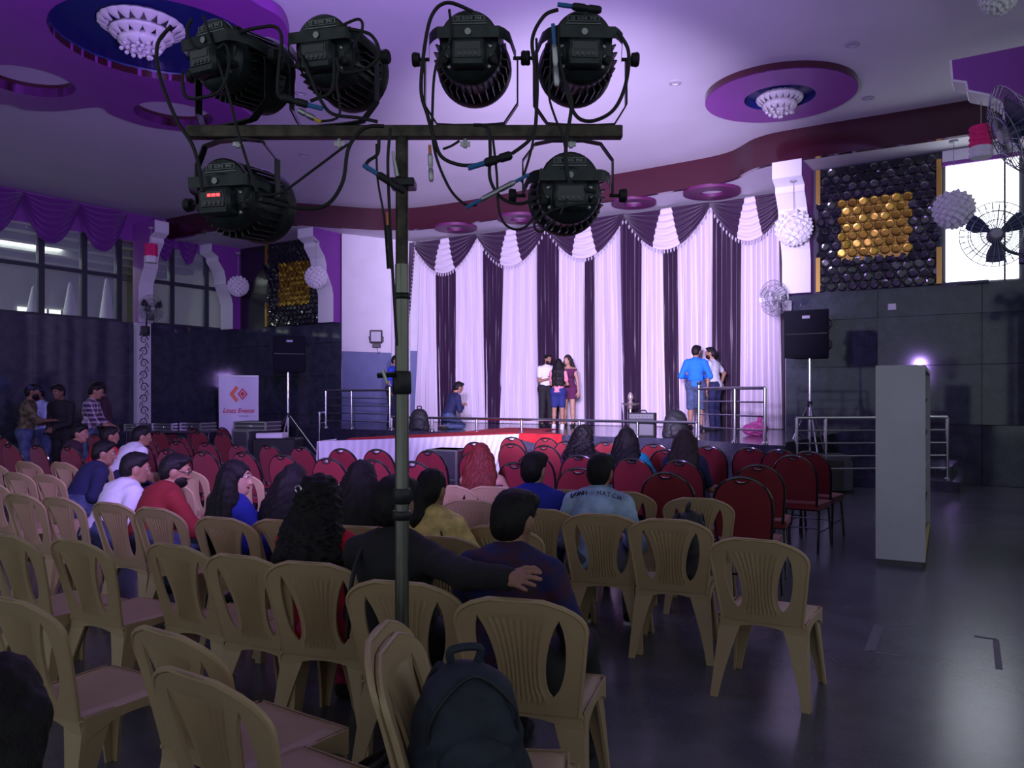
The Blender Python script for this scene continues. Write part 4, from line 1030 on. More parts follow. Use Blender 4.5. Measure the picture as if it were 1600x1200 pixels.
# the chair turned sideways that carries the backpack
o = copy_tree(plast); o.location = (-.02, 2.27, 0); o.rotation_euler = (0, 0, math.radians(-95)); tag(o, T_+'turned sideways with a navy backpack, just before the pole', 'chair', 'tan plastic chairs in rows'); SIDECH = o
o2 = copy_tree(plast); o2.location = o.location+Vector((-.03, .005, .035)); o2.rotation_euler = (0, 0, math.radians(-95)); tag(o2, T_+'stacked onto the sideways chair before the pole', 'chair', 'tan plastic chairs in rows')
R_ = 'red padded banquet chair, '
rows = {'farthest row at left': [(232, 666), (265, 667), (300, 668), (347, 668)], 'second farthest row at left': [(215, 673), (248, 674), (310, 674), (346, 677)], 'third row at left': [(147, 678), (228, 684), (282, 682)],
 'fourth row at left': [(220, 688), (277, 689), (322, 691), (371, 694), (420, 695), (470, 698)], 'nearest red row at left': [(15, 693), (57, 695), (108, 697), (262, 702), (318, 705), (380, 706), (441, 710)], 'left edge pair behind the standing men': [(2, 682)],
 'row along the catwalk skirt': [(533, 701), (589, 702), (670, 704), (742, 691), (800, 683)], 'second row along the catwalk': [(512, 716), (582, 718), (645, 721), (742, 707), (799, 693)], 'row just before the red haired woman': [(806, 723)],
 'row nearest the stage, centre': [(853, 684), (886, 689), (948, 690), (1022, 693), (1107, 697)], 'second centre row': [(851, 696), (905, 711), (1042, 702)], 'third centre row': [(834, 709), (905, 731), (988, 716), (1062, 719)], 'nearest centre row': [(1041, 738), (1159, 745)], 'right end block': [(1172, 699), (1219, 702), (1185, 726)]}
RL = []
for rn, l in rows.items():
    for i, (x, y) in enumerate(l):
        face = 30 if x < 480 else (28 if x < 900 else 24)
        RL.append((x, y, R_+('%s from left in the %s' % (ords[i], rn)), face+random.uniform(-4, 4)))
RL += [(1240, 711, R_+'turned right with its legs showing, beside the black bass cabinet', 34), (1264, 705, R_+'behind the turned one beside the black bass cabinet', 34)]
redp = red_chair(); RCH = place(redp, RL, RH, True, 'red', 'red banquet chairs')

for _d in (PCH, RCH):
    pass
# ================================================================ PEOPLE
def hand_mesh(curl, spread=.0, vox=.0048):
    """right hand, x towards the thumb is -x, fingers along +y, back of the hand +z; wrist at the origin"""
    pr = [ell((0, .045, 0), (.037, .050, .014)), cap((0, -.02, 0), (0, .03, 0), .024, .026)]
    for i, (x, l, y) in enumerate(((-.028, .070, .086), (-.0095, .080, .092), (.0095, .074, .089), (.027, .058, .080))):
        p = A_(x, y-.02, .0); a = 0.; sp = spread*(i-1.5)*-1
        r = .0095-.0006*abs(i-1)
        for s, f in enumerate((.46, .30, .24)):
            a += curl*(.5, 1., .7)[s]; q = p+l*f*1.12*A_(-math.sin(sp)*math.cos(a), math.cos(a)*math.cos(sp), -math.sin(a))
            pr.append(cap(p, q, r, r*.92)); p = q; r *= .93
    t0 = A_(-.026, .018, -.004); t1 = t0+A_(-.026, .030, -.010); t2 = t1+A_(-.010, .030, -.010); t3 = t2+A_(.002, .022, -.010)
    pr += [cap(t0, t1, .014, .012), cap(t1, t2, .011, .010), cap(t2, t3, .010, .008)]
    return sdf(pr, vox, k=.006)
HANDS = {'relax': hand_mesh(.55), 'flat': hand_mesh(.16, .10), 'grip': hand_mesh(.95)}
def ik(S, T, l1, l2, pole):
    d = T-S; L = np.linalg.norm(d); mx = (l1+l2)*.995
    if L > mx: T = S+d/L*mx; d = T-S; L = mx
    n = d/L; x = (l1*l1-l2*l2+L*L)/(2*L); h = math.sqrt(max(l1*l1-x*x, 0))
    p = pole-n*(pole@n); p = p/(np.linalg.norm(p)+1e-9); return S+n*x+p*h, T
def ico(r, c, n=10):
    b = MB(); b.lathe([(.001, -r)]+[(r*math.cos(a), r*math.sin(a)) for a in np.linspace(-1.2, 1.2, 6)]+[(.001, r)], n, Matrix.Translation(Vector(c))); return b
def person(label, loc, face, s=1., sit=None, lean=6, slouch=0, head=(0, 0, 0), rh=None, lh=None, hair='short', haircol='hair', hlen=.35,
           top='navy', sleeve=.5, bottom='denim', leg=1., shoe='shoe_black', skin='skin', vox=.018, female=False, hem=.0, skirt=0., beard=False, glasses=False, cap_=None,
           rhand='relax', lhand='relax', legs=None, rn=None, ln=None, twist=0, group=None, neckline=0., extra=None, rpole=None, lpole=None, knees=.0, dress=None, hpx=None, rhw=None, lim=.09, armk=1.):
    loc = Vector(loc); g = empty('person', loc, -math.radians(face), label, 'person', group)
    kw = 1. if not female else .90
    L0 = -5 if sit is not None and not legs and lean < 12 else 0
    L1 = math.radians(lean+L0); L2 = math.radians(lean+slouch+L0*.5)
    hipz = .90 if sit is None else sit/s+(.105 if legs else .075)
    hip = A_(0, 0, hipz); tl = 1. if sit is None or legs else .86; tx = 0.
    yaw, pit, rol = [math.radians(a) for a in head]; Rh = Rz(-yaw)@Rx(-pit)@Ry(rol)
    Tw = Rz(-math.radians(twist)); xs = Tw@A_(1, 0, 0)
    for it in (0, 1):
        d1 = A_(tx*.7, math.sin(L1), math.cos(L1)); d2 = A_(tx, math.sin(L2), math.cos(L2)); d1 /= np.linalg.norm(d1); d2 /= np.linalg.norm(d2)
        waist = hip+d1*.17*tl; chest = waist+d2*.19*tl; neck = chest+d2*.155*tl
        shR = neck-d2*.055+xs*.175*kw; shL = neck-d2*.055-xs*.175*kw
        hb = neck+d2*(.055 if tl == 1. else .032)+A_(0, .012, .02); HC = hb+Rh@A_(0, .018, .105)
        if hpx is None or it: break
        th = math.radians(face); hy_ = loc.y+s*(-HC[0]*math.sin(th)+HC[1]*math.cos(th))
        dx = (hpx-CX)/F*hy_-(loc.x+s*(HC[0]*math.cos(th)+HC[1]*math.sin(th)))
        base = max(-lim, min(lim, dx)); loc.x += base; g.location = loc; tx = max(-.32, min(.32, (dx-base)/s/.60))
    hd = lambda x, y, z: HC+Rh@A_(x, y, z)
    if rhw is not None:
        th = math.radians(face); q_ = Vector(rhw)-loc; rh = ((q_.x*math.cos(th)-q_.y*math.sin(th))/s, (q_.x*math.sin(th)+q_.y*math.cos(th))/s, q_.z/s)
    # legs
    if legs == 'kneel':
        hip = hip; kn = [A_(.10, .30, .08), A_(-.10, .34, .08)]; an = [A_(.10, -.06, .07), A_(-.10, -.03, .07)]
    elif sit is not None:
        zk = sit/s+.075; kn = [A_(.10+knees, .43, zk), A_(-.10-knees, .43, zk)]; an = [A_(.11+knees, .46, .085), A_(-.11-knees, .44, .085)]
    else:
        kn = [A_(.095, .02, .48), A_(-.095, .03, .48)]; an = [A_(.105, -.02, .085), A_(-.105, .0, .085)]
    hj = [hip+A_(.085, 0, 0), hip-A_(.085, 0, 0)]
    # arms
    if rh is None: rh = (.13, .30, (sit/s+.19)) if sit is not None else (.25, .06, .82)
    if lh is None: lh = (-.13, .30, (sit/s+.19)) if sit is not None else (-.25, .06, .82)
    eR, wR = ik(shR, A_(*rh), .285*armk, .25*armk, A_(*(rpole or (.6, -.7, -.5)))); eL, wL = ik(shL, A_(*lh), .285, .25, A_(*(lpole or (-.6, -.7, -.5))))
    RT = Tw@Rx(-L2)
    torso = [cap(hj[0], hj[1], .115, .115), ell(hip+d1*.02-A_(0, .02, 0), (.165*(1.04 if female else 1), .125, .13)), ell(waist, (.142*kw, .100, .15), Rx(-L1)), ell(chest+d2*.02, (.168*kw, .112, .165), RT), cap(shR-xs*.02, shL+xs*.02, .062, .062), ell(chest+d2*.10, (.15*kw, .085, .08), RT)]
    if female: torso += [ell(chest+RT@A_(.07, .085, .0), (.06, .05, .06)), ell(chest+RT@A_(-.07, .085, .0), (.06, .05, .06))]
    def arm(S, e, w): return [cap(S, e, .052*kw, .040*kw), cap(e, w, .040*kw, .026*kw)]
    def legp(h, k, a, r=1.): return [cap(h, k, .088*r, .057*r), cap(k, k+(a-k)*.35, .056*r, .055*r), cap(k+(a-k)*.35, a, .055*r, .036*r)]
    headp = [ell(hd(0, -.012, .018), (.076, .094, .096), Rh), ell(hd(0, .022, -.048), (.056, .066, .068), Rh), cap(neck-d2*.03, hb+A_(0, 0, .04), .056*kw, .053*kw), cap(hd(0, .088, .012), hd(0, .108, -.026), .009, .015), ell(hd(.077, -.004, -.012), (.010, .022, .032), Rh), ell(hd(-.077, -.004, -.012), (.010, .022, .032), Rh), ell(hd(0, .075, -.085), (.026, .022, .02), Rh), ell(hd(0, .078, .030), (.05, .018, .014), Rh)]
    feet = [cap(a, a+A_(0, .13, -.045), .04, .030) if legs != 'kneel' else cap(a, a+A_(0, -.12, -.03), .035, .03) for a in an]
    P_ = torso+arm(shR, eR, wR)+arm(shL, eL, wL)+legp(hj[0], kn[0], an[0])+legp(hj[1], kn[1], an[1])+headp+feet
    v, f = sdf(P_, vox, k=.028); vv = [v]; ff = [f]; off = len(v)
    for (e, w, sgn, nn, kind) in ((eR, wR, 1, rn, rhand), (eL, wL, -1, ln, lhand)):
        y = (w-e)/np.linalg.norm(w-e); n = A_(*nn) if nn is not None else A_(.25*sgn, .1, .9)
        z = n-y*(n@y); z /= np.linalg.norm(z)+1e-9; x = np.cross(y, z)
        hv, hf = HANDS[kind]; hv = hv.copy(); hv[:, 0] *= sgn; hv = hv*.98
        vv.append(w+hv@np.stack([x, y, z])); ff.append((hf if sgn > 0 else hf[:, ::-1])+off); off += len(hv)
    mesh_obj('body', np.concatenate(vv)*s, np.concatenate(ff), M[skin], g, True)
    # clothing
    if top:
        sh = list(torso[1:]) if not dress else list(torso)
        for S, e, w in ((shR, eR, wR), (shL, eL, wL)):
            if sleeve > 0: q = min(sleeve, 1.); sh.append(cap(S, S+(e-S)*q, .054*kw, (.054-.010*q)*kw))
            if sleeve > 1: q = min(sleeve-1, 1.); sh.append(cap(e, e+(w-e)*q, .042*kw, (.042-.012*q)*kw))
        sh.append(cap(neck-d2*.05, neck+d2*.005, .070*kw, .058*kw))
        clips = [(hip-d1*(.04+hem), -d1)]
        if neckline: clips.append((neck-d2*neckline, d2*1.0+A_(0, -.0, 0)))
        if skirt:
            for h_, k_ in zip(hj, kn): sh.append(cap(h_, h_+(k_-h_)*skirt, .118, .112))
            clips = clips[1:] if sit is not None else [(hip-A_(0, 0, .04+.42*skirt), (0, 0, -1))]+clips[1:]
        sdf_obj('shirt' if not skirt else 'dress', sh, vox, CL[top], g, s, k=.030, infl=.013, clips=clips, noise=(.0035, 34., 19.))
        if sleeve > 0 and not neckline:
            pts = [neck+d2*.012+Tw@A_(.062*kw*math.cos(a), .060*math.sin(a)-.004, -.012*math.sin(a)) for a in np.linspace(0, 2*PI, 17)[:-1]]
            MB().tube([Vector(p*s) for p in pts], .010*s, 6, closed=True).build('collar', CL[extra.get('collar', top)] if extra else CL[top], g, True)
    if bottom:
        tr = [torso[0], torso[1]]
        for h_, k_, a_ in zip(hj, kn, an):
            q = legp(h_, k_, a_, 1.04)
            if leg >= 1: q[2] = cap(q[2][1], a_, .058, .050); tr += q
            else: tr.append(cap(h_, h_+(k_-h_)*leg*1.9 if leg < .53 else k_, .095, .078))
        sdf_obj('trousers' if leg >= 1 else 'shorts', tr, vox, CL[bottom], g, s, k=.03, infl=.011, clips=[(hip+d1*.10, d1)], noise=(.003, 38., 21.))
    if shoe:
        for a in an:
            dy = .145 if legs != 'kneel' else -.13
            o = sdf_obj('shoe', [cap(a+A_(0, -.03, -.035), a+A_(0, dy, -.05), .042, .034), cap(a+A_(0, 0, .0), a+A_(0, 0, -.03), .044, .044)], min(vox, .015), CL[shoe], g, s, k=.02, infl=.008, clips=[((0, 0, .0), (0, 0, -1))])
            if shoe == 'shoe_white' or extra and extra.get('sole'):
                MB().prism([(-.045, -.07), (.045, -.07), (.042, .12), (.02, .175), (-.02, .175), (-.042, .12)], .0, .022, lambda x, y, z, a=a: Vector((a[0]+x, a[1]+y, z))*s).build('sole', M['whitepaint'], o)
    # face
    for q in (-1, 1):
        e = ico(.0125, (0, 0, 0)); e.v = [Vector((hd(q*.031, .0765, .012)+np.array(v))*s) for v in e.v]; eo = e.build('eye', M['eyewhite'], g, True)
        e = ico(.0072, (0, 0, 0)); e.v = [Vector((hd(q*.031, .0845, .012)+np.array(v))*s) for v in e.v]; e.build('iris', M['iris'], eo, True)
        MB().tube([Vector(hd(q*(.014+.038*t), .093-.014*t*t, .033+.006*math.sin(t*PI))*s) for t in np.linspace(0, 1, 5)], [.003, .0042, .0042, .0035, .002], 6).build('eyebrow', M['hair'], g, True)
    MB().tube([Vector(hd(x, .093-.0*x-9*x*x, -.055)*s) for x in np.linspace(-.024, .024, 7)], [.003, .006, .0075, .007, .0075, .006, .003], 8).build('lips', M['lips'], g, True)
    if glasses:
        for q in (-1, 1): MB().tube([Vector(hd(q*.033+.022*math.cos(a), .099, .010+.017*math.sin(a))*s) for a in np.linspace(0, 2*PI, 13)[:-1]], .002, 6, closed=True).build('glasses_rim', M['lensglass'], g, True); MB().tube([Vector(hd(q*.054, .098, .012)*s), Vector(hd(q*.080, .0, .010)*s)], .002, 6).build('glasses_arm', M['lensglass'], g, True)
    if beard:
        sdf_obj('beard', [ell(hd(0, .030, -.062), (.060, .068, .058), Rh)], min(vox, .012), M['hair'], g, s, k=.01, infl=.005, clips=[(hd(0, .0, -.038), Rh@A_(0, -.15, 1)), (hd(0, .015, 0), Rh@A_(0, -1, .1))], sub=[ell(hd(0, .10, -.05), (.026, .03, .012), Rh)])
    # hair
    hp = [ell(hd(0, -.016, .026), (.080, .100, .098), Rh), ell(hd(0, -.055, -.02), (.068, .055, .075), Rh)]
    fcut = (hd(0, .048, .045), Rh@A_(0, 1., -.62)); ncut = (hd(0, -.02, -.082), Rh@A_(0, .35, -1))
    hv_ = min(vox, .013)
    if hair == 'short':
        hp.append(ell(hd(.01, .03, .085), (.066, .06, .036), Rh))
        sdf_obj('hair', hp, hv_, M[haircol], g, s, k=.02, infl=.008, clips=[fcut, ncut], noise=(.004, 120., 60.), sub=[ell(hd(q*.088, .0, -.02), (.024, .035, .042), Rh) for q in (-1, 1)])
    elif hair:
        st = []
        bk = neck-d2*.02
        n = 9
        for k in range(n):
            u = -1+2*k/(n-1)
            st_ = hd(.070*u, -.030-.045*(1-abs(u)), -.01); side = abs(u)
            m1 = np.array([bk[0]+xs[0]*.105*u, bk[1]-.085*(1-.35*side), bk[2]+.02])
            wd_ = .115 if hair == 'long' else .13
            bot = m1+A_(xs[0]*(wd_-.105)*u*1.0, -.035-.02*(1-side), -hlen*(.88+.12*math.sin(k*2.3)))
            if hair == 'pony':
                continue
            mid = (m1+bot)/2+A_(.02*math.sin(k*5) if hair == 'curly' else 0, -.028, 0)
            r = .044 if hair == 'long' else .055
            st += [cap(st_, m1, .048, r), cap(m1, mid, r, r*.9), cap(mid, bot, r*.9, r*.5)]
        if hair == 'pony':
            p0 = hd(0, -.10, -.03); st += [cap(hd(0, -.075, -.03), p0, .035, .035), cap(p0, p0+A_(-.02, -.03, -.14), .034, .042), cap(p0+A_(-.02, -.03, -.14), p0+A_(-.02, -.01, -.14-hlen*.5), .042, .015)]
        nz = (.012, 62., 55.) if hair == 'curly' else (.006, 95., 9.)
        if hair == 'curly': hp = [ell(hd(0, -.022, .02), (.098, .112, .112), Rh)]
        sub = [ell(hd(0, .085, -.02), (.060, .055, .085), Rh)]
        sdf_obj('hair', hp+st, hv_, M[haircol], g, s, k=.025, infl=.006, noise=nz, sub=sub, clips=[] if hair != 'pony' else [fcut])
    if cap_:
        co = sdf_obj('cap', [ell(hd(0, -.012, .045), (.088, .106, .085), Rh)], hv_, CL[cap_], g, s, k=.01, clips=[(hd(0, 0, .035), Rh@A_(0, .12, -1))])
        sdf_obj('peak', [ell(hd(0, .115, .042), (.066, .07, .010), Rh)], hv_, CL[cap_], co, s, k=.01)
    return dict(g=g, s=s, wR=wR, wL=wL, neck=neck, chest=chest, hip=hip, RT=RT, hd=hd, shR=shR, shL=shL, d2=d2, kn=kn, an=an)
def seat_of(ch, back=-.03):
    f = Vector((-math.sin(ch.rotation_euler.z), math.cos(ch.rotation_euler.z), 0)); return Vector((ch.location.x, ch.location.y, 0))+f*back, -math.degrees(ch.rotation_euler.z)
def sitter(ch, label, red=False, back=-.03, turn=0, **k):
    p, fc = seat_of(ch, back); k.setdefault('s', .93); return person(label, p, fc+turn, sit=.485 if red else .425, **k)
G_A = 'audience seated on the chairs'
NV = .0125
# foreground
blackman = sitter(PCH[(622, 908)], 'person in a black long sleeved top with an arm around the neighbour', hpx=600, lean=2, slouch=10, head=(5, 8, 0), armk=1.14, rhw=atY(803, 905, 2.80), rn=(.1, -.75, .6), rpole=(0, -.7, -.6), rhand='flat', top='black', sleeve=2., bottom='black', vox=NV, s=1.0, group=G_A, twist=8)
blueman = sitter(PCH[(805, 935)], 'person with glossy black hair in a dark blue jacket, nearest seated figure', hpx=795, lean=4, slouch=12, head=(14, 12, 0), top='darkblue', sleeve=2., bottom='black', vox=NV, s=.96, group=G_A, turn=6, knees=.06)
redwoman = sitter(PCH[(482, 878)], 'person with long curly black hair in a bright red kurta', hpx=492, lean=3, slouch=8, head=(10, 6, 0), hair='curly', hlen=.25, top='kurti', sleeve=1.5, bottom='kurtipat', female=True, vox=NV, s=.95, skirt=.75, group=G_A)
yellow = sitter(PCH[(685, 838)], 'person with a dark ponytail in a pale yellow top', hpx=662, lean=3, slouch=10, head=(12, 8, 0), hair='pony', hlen=.42, top='yellow', sleeve=1.7, bottom='denim', female=True, vox=NV, s=.93, group=G_A)
hatch = sitter(PCH[(937, 803)], 'person in a light denim shirt with dark lettering across the back', hpx=938, lean=8, slouch=16, head=(8, 6, 0), top='lightdenim', sleeve=1.6, bottom='greyblue', vox=.014, s=.97, group=G_A, shoe='shoe_black', extra={'sole': True}, knees=.05)
bluejkt = sitter(PCH[(843, 795)], 'person in a bright blue jacket with short black hair', hpx=829, lean=4, slouch=8, head=(14, 4, 0), top='royal', sleeve=2., bottom='navy', vox=.014, s=.95, group=G_A, skin='skin_l')
redhair = sitter(PCH[(770, 760)], 'person with long red hair and bare shoulders', hpx=735, lean=4, slouch=6, head=(-8, 4, 0), hair='long', haircol='hair_red', hlen=.28, top='plum', sleeve=0., neckline=.13, bottom='navy', female=True, vox=.015, s=.95, skin='skin_l', group=G_A)
backhair = sitter(PCH[(562, 822)], 'person with very long straight black hair just left of the pole', hpx=556, lean=4, slouch=6, head=(8, 6, 0), hair='long', hlen=.40, top='floral', sleeve=1., bottom='navy', female=True, vox=.015, s=.95, group=G_A)
profile = sitter(PCH[(343, 808)], 'person in a blue top with long black hair, face turned right', hpx=345, lean=-2, slouch=2, turn=16, head=(48, 4, -14), hair='long', hlen=.46, top='royal', sleeve=1.6, bottom='navy', female=True, vox=NV, s=.93, skin='skin_l', group=G_A)
floral = sitter(PCH[(437, 812)], 'person with dark wavy hair in a navy floral dress', hpx=412, lean=4, slouch=14, head=(-4, 16, 8), hair='long', hlen=.16, top='floral', sleeve=1., bottom='navy', female=True, vox=.015, s=.92, group=G_A)
maroon = sitter(PCH[(170, 785)], 'person in a maroon shirt with beard and glasses leaning forward', hpx=228, back=.02, lean=18, slouch=20, turn=14, head=(34, 14, 0), beard=True, glasses=True, top='maroon', sleeve=1.1, bottom='denim', vox=.0145, s=1.0, group=G_A, rh=(.16, .48, .66), lh=(-.06, .46, .64))
whiteman = sitter(PCH[(88, 776)], 'person in a white shirt leaning forward between navy and maroon shirts', hpx=183, back=.10, lean=24, slouch=18, turn=10, head=(22, 12, 0), top='white', sleeve=1.2, bottom='denim', vox=.0145, s=1.0, group=G_A)
navyman = sitter(PCH[(68, 741)], 'person in a navy shirt leaning forward, leftmost of three', hpx=142, back=.06, lean=22, slouch=18, turn=14, head=(28, 12, 0), top='navy', sleeve=1.2, bottom='denim', vox=.016, s=1.0, group=G_A)
f1 = sitter(RCH[(905, 711)], 'person with thick black wavy hair leaning toward the turquoise top', red=True, hpx=912, back=.06, head=(10, 2, 8), hair='curly', hlen=.12, top='plum', sleeve=.2, bottom='navy', female=True, s=.96, vox=.017, group=G_A)
f2 = sitter(RCH[(988, 716)], 'person with long straight dark hair in a turquoise top', red=True, hpx=972, back=.04, head=(-6, 2, 0), hair='long', hlen=.24, top='turq', sleeve=.6, bottom='navy', female=True, s=.97, vox=.016, group=G_A, lh=(-.36, .02, .98), lpole=(0, -1, -.3))
f3 = sitter(RCH[(1062, 719)], 'person with long brown hair at the right end of the front seated trio', red=True, hpx=1070, back=.04, head=(-20, 2, 0), hair='long', haircol='hair_brown', hlen=.30, top='navy', sleeve=.8, bottom='navy', female=True, s=.95, vox=.016, group=G_A)
l1 = sitter(RCH[(57, 695)], 'person in dark clothes seated before the standing men', red=True, lean=14, slouch=10, head=(30, 10, 0), top='darkplum', sleeve=1., bottom='black', s=.95, vox=.018, group=G_A, turn=25)
l2 = sitter(RCH[(108, 697)], 'person in a bright red top seated by the plaid shirt man', red=True, lean=16, slouch=12, head=(30, 10, 0), top='red', sleeve=1., bottom='black', s=.93, vox=.018, group=G_A)
l3 = person('person in a white and navy jacket lit brightly in the left red rows', at(184, 0, 0) if False else Vector((atY(182, 0, 9.6).x, 9.6, 0)), FACE, s=1.0, sit=.485, lean=24, slouch=16, head=(30, 14, 0), top='white', sleeve=.8, bottom='navy', vox=.018, group=G_A)
near = person('person at the lower left corner, only long black hair and shoulder showing', Vector((-1.0, 1.42, 0)), 10, s=.86, sit=.38, lean=4, slouch=16, head=(-20, 10, 0), hair='long', hlen=.40, top='white', sleeve=1., bottom='navy', female=True, vox=.013, group=G_A)
# standing group at left
SY = 13.4; G_S = 'men standing by the left wall'
def stand(px, label, face, dy=0., **k):
    k.setdefault('group', G_S); k.setdefault('vox', .02); return person(label, Vector((atY(px, 0, SY+dy).x, SY+dy, 0)), face, **k)
stand(40, 'person in a camouflage jacket and blue cap at the far left of the standing group', 70, cap_='cap', beard=True, top='camo', sleeve=1.2, bottom='denim', s=1.03, rh=(.02, .40, 1.12), head=(0, 8, 0), skin='skin_d')
stand(68, 'person in a light blue printed T-shirt looking down at a phone', 205, .5, beard=True, top='lightblue', sleeve=.6, bottom='denim', s=1.02, lh=(.05, .26, 1.10), head=(0, 20, 0), skin='skin_d')
stand(99, 'person in an open black jacket standing in the middle of the group', 190, .3, top='black', sleeve=2., bottom='black', s=1.03, head=(0, 16, 0), rh=(.04, .26, 1.0), lh=(-.04, .26, 1.0), skin='skin_d')
pl = stand(138, 'person in a plaid shirt holding a phone', 80, -.2, glasses=True, top='plaid', sleeve=1.3, bottom='denim', s=1.04, head=(0, 20, 0), rh=(.06, .36, 1.02), lh=(-.06, .36, 1.02))
stand(166, 'person in a dark maroon shirt behind the plaid shirt', 240, .4, top='darkplum', sleeve=1.4, bottom='black', s=1.06, head=(10, 18, 0), rh=(.05, .3, 1.0), skin='skin_d')
# stage
G_T = 'people on the stage'
def onstage(px, Y, label, face, **k):
    k.setdefault('group', G_T); k.setdefault('vox', .02); return person(label, Vector((atY(px, 0, Y).x, Y, ST)), face, **k)
onstage(853, 18.6, 'person in a white T-shirt and black trousers on stage', 160, beard=True, top='white', sleeve=.6, bottom='black', s=.99, head=(-10, 14, 0), lh=(-.03, .30, 1.16), rh=(.05, .28, 1.12))
onstage(872, 17.6, 'person in a pink top and blue shorts with very long black hair', 10, hair='long', hlen=.42, top='pink', sleeve=.6, bottom='shorts', leg=.40, shoe='shoe_white', female=True, s=.90, rh=(.10, .30, 1.05), lh=(-.05, .34, 1.10))
onstage(889, 18.4, 'person in a sleeveless dark plum dress on stage', 200, hair='long', haircol='hair_brown', hlen=.18, top='plum', sleeve=0., skirt=.45, bottom=None, female=True, s=.97, head=(20, 4, 0), skin='skin_l', rh=(.24, .05, .82), dress=True, neckline=.02)
onstage(1087, 16.4, 'person in a bright blue long sleeved top and denim shorts', 12, top='brightblue', sleeve=1.9, bottom='denim', leg=.62, s=1.03, head=(25, 10, 0), rh=(.16, .28, 1.08), lh=(-.16, .26, 1.08))
onstage(1117, 16.6, 'person in a grey T-shirt with hand on hip', -50, top='grey', sleeve=.6, bottom='navy', s=1.01, head=(-20, 6, 0), rh=(.24, -.03, .98), rpole=(1, -.2, 0), beard=True)
onstage(700, 17.3, 'person in a navy hoodie kneeling over a phone on stage', 60, legs='kneel', sit=.15, top='navy', sleeve=1.6, bottom='denim', s=1.0, lean=14, slouch=8, head=(0, 22, 0), rh=(.05, .36, .52), lh=(-.05, .34, .50), extra={'collar': 'hoodgrey'})
onstage(613, 18.6, 'person in a blue shirt half hidden behind the light stand pole', 110, top='blue', sleeve=.8, bottom='navy', s=.97, head=(0, 8, 0))
# lettering on the denim shirt
def letter(P_, s, size, off):
    c = P_['chest']+P_['d2']*.085; RT = P_['RT']; sc = P_['s']
    x = RT@A_(1, 0, 0); up = RT@A_(0, 0, 1); back = RT@A_(0, -1, 0)
    text = []
    n = len(s)
    for i, ch in enumerate(s):
        u = (i-(n-1)/2)/((n-1)/2)
        q = c+x*(u*.158)+back*(.142-.050*u*u)+up*(off-.016*u*u)
        xx = x-back*(-.60*u)*-1 if False else x+back*(-.62*u); 
        if ch != ' ': text_mesh('shirt_letter', ch, size, frame4(Vector(q*sc), xx, up), M['ink_black'], P_['g'], ext=.004)
letter(hatch, 'DOWN  HATCH', .040, .03)
# ================================================================ PROPS
def fan(c, d, R, label, blade='fanblack', arm=None, tiltup=0.):
    d = Vector(d).normalized(); q = d.to_track_quat('Z', 'Y').to_matrix().to_4x4(); g = empty('cage_fan', c, 0, label, 'fan', 'cage fans'); T = q
    def B(b, nm, m, sm=True): b.v = [T @ v for v in b.v]; return b.build(nm, M[m], g, sm)
    wire = .0035 if R < .4 else .004
    b = MB()
    for k in range(30):
        a = 2*PI*k/30; b.tube([(R*.18*math.cos(a), R*.18*math.sin(a), .11), (R*.7*math.cos(a), R*.7*math.sin(a), .09), (R*math.cos(a), R*math.sin(a), .0)], wire, 4, caps=False)
        b.tube([(R*.2*math.cos(a), R*.2*math.sin(a), -.10), (R*.75*math.cos(a), R*.75*math.sin(a), -.075), (R*math.cos(a), R*math.sin(a), .0)], wire, 4, caps=False)
    for rr, z in ((1., 0), (.7, .09), (.42, .105), (.75, -.075)):
        b.tube([(R*rr*math.cos(a), R*rr*math.sin(a), z) for a in np.linspace(0, 2*PI, 33)[:-1]], wire*1.3, 4, closed=True)
    B(b, 'cage', 'cagewire', True)
    B(MB().lathe([(.0, .125), (R*.14, .12), (R*.18, .10), (R*.18, .08)], 18), 'badge', 'fangrey')
    B(MB().lathe([(R*.2, .05), (R*.2, -.02), (R*.12, -.03)], 16), 'hub', blade)
    B(MB().lathe([(R*.16, -.03), (R*.24, -.10), (R*.24, -.22), (R*.16, -.27)], 16), 'motor', blade)
    for k in range(3):
        a0 = 2*PI*k/3+.5
        def fn(u, v, a0=a0):
            r = R*(.18+.70*u); a = a0+(v-.5)*(.55+.25*math.sin(PI*u)); return T @ Vector((r*math.cos(a), r*math.sin(a), .02+.05*(v-.5)))
        MB().slab(fn, 6, 4, lambda u, v: T.to_3x3() @ Vector((0, 0, .006))).build('blade', M[blade], g, True)
    if arm is not None:
        e = Vector(arm)-Vector(c); s = -d*.2; MB().tube(smoothpath([s, s.lerp(e, .4)+Vector((0, 0, -.08)), e], 6), .022, 8).build('arm', M[blade], g, True)
        MB().box(tuple(e-Vector((.07, .07, .10))), tuple(e+Vector((.07, .07, .10))), bev=.015).build('bracket', M[blade], g)
    return g
cR = atY(1210, 465, 0) ; pf = R3((ar0+ar1)/2-.15, BW-.75); p = Vector((pf.x, pf.y, zat(1212, 465, *ab(pf))))
p = atY(1209, 466, pf.y); fan(p, Vector((-.75, -.45, -.12)), .34, 'grey cage fan on the column at the right end of the curtain', 'fangrey', R3(ar0+.1, BW-.30, p.z-.1))
p = atY(236, 482, R3(LW+.9, (bcol0+bcol1)/2).y); fan(p, Vector((.75, -.55, -.1)), .36, 'black cage fan on the left white column', 'fanblack', R3(LW+.30, (bcol0+bcol1)/2, p.z-.55))
p = atY(1556, 366, 10.0); fan(p, Vector((-.45, -.85, -.05)), .40, 'cage fan with blue blades before the bright window', 'fanblue', atY(1604, 400, 10.3))
p = atY(1585, 205, 7.0); fan(p, Vector((-.80, .25, -.35)), .42, 'large cage fan seen from the side at the upper right edge', 'fanblue', atY(1640, 215, 7.2))
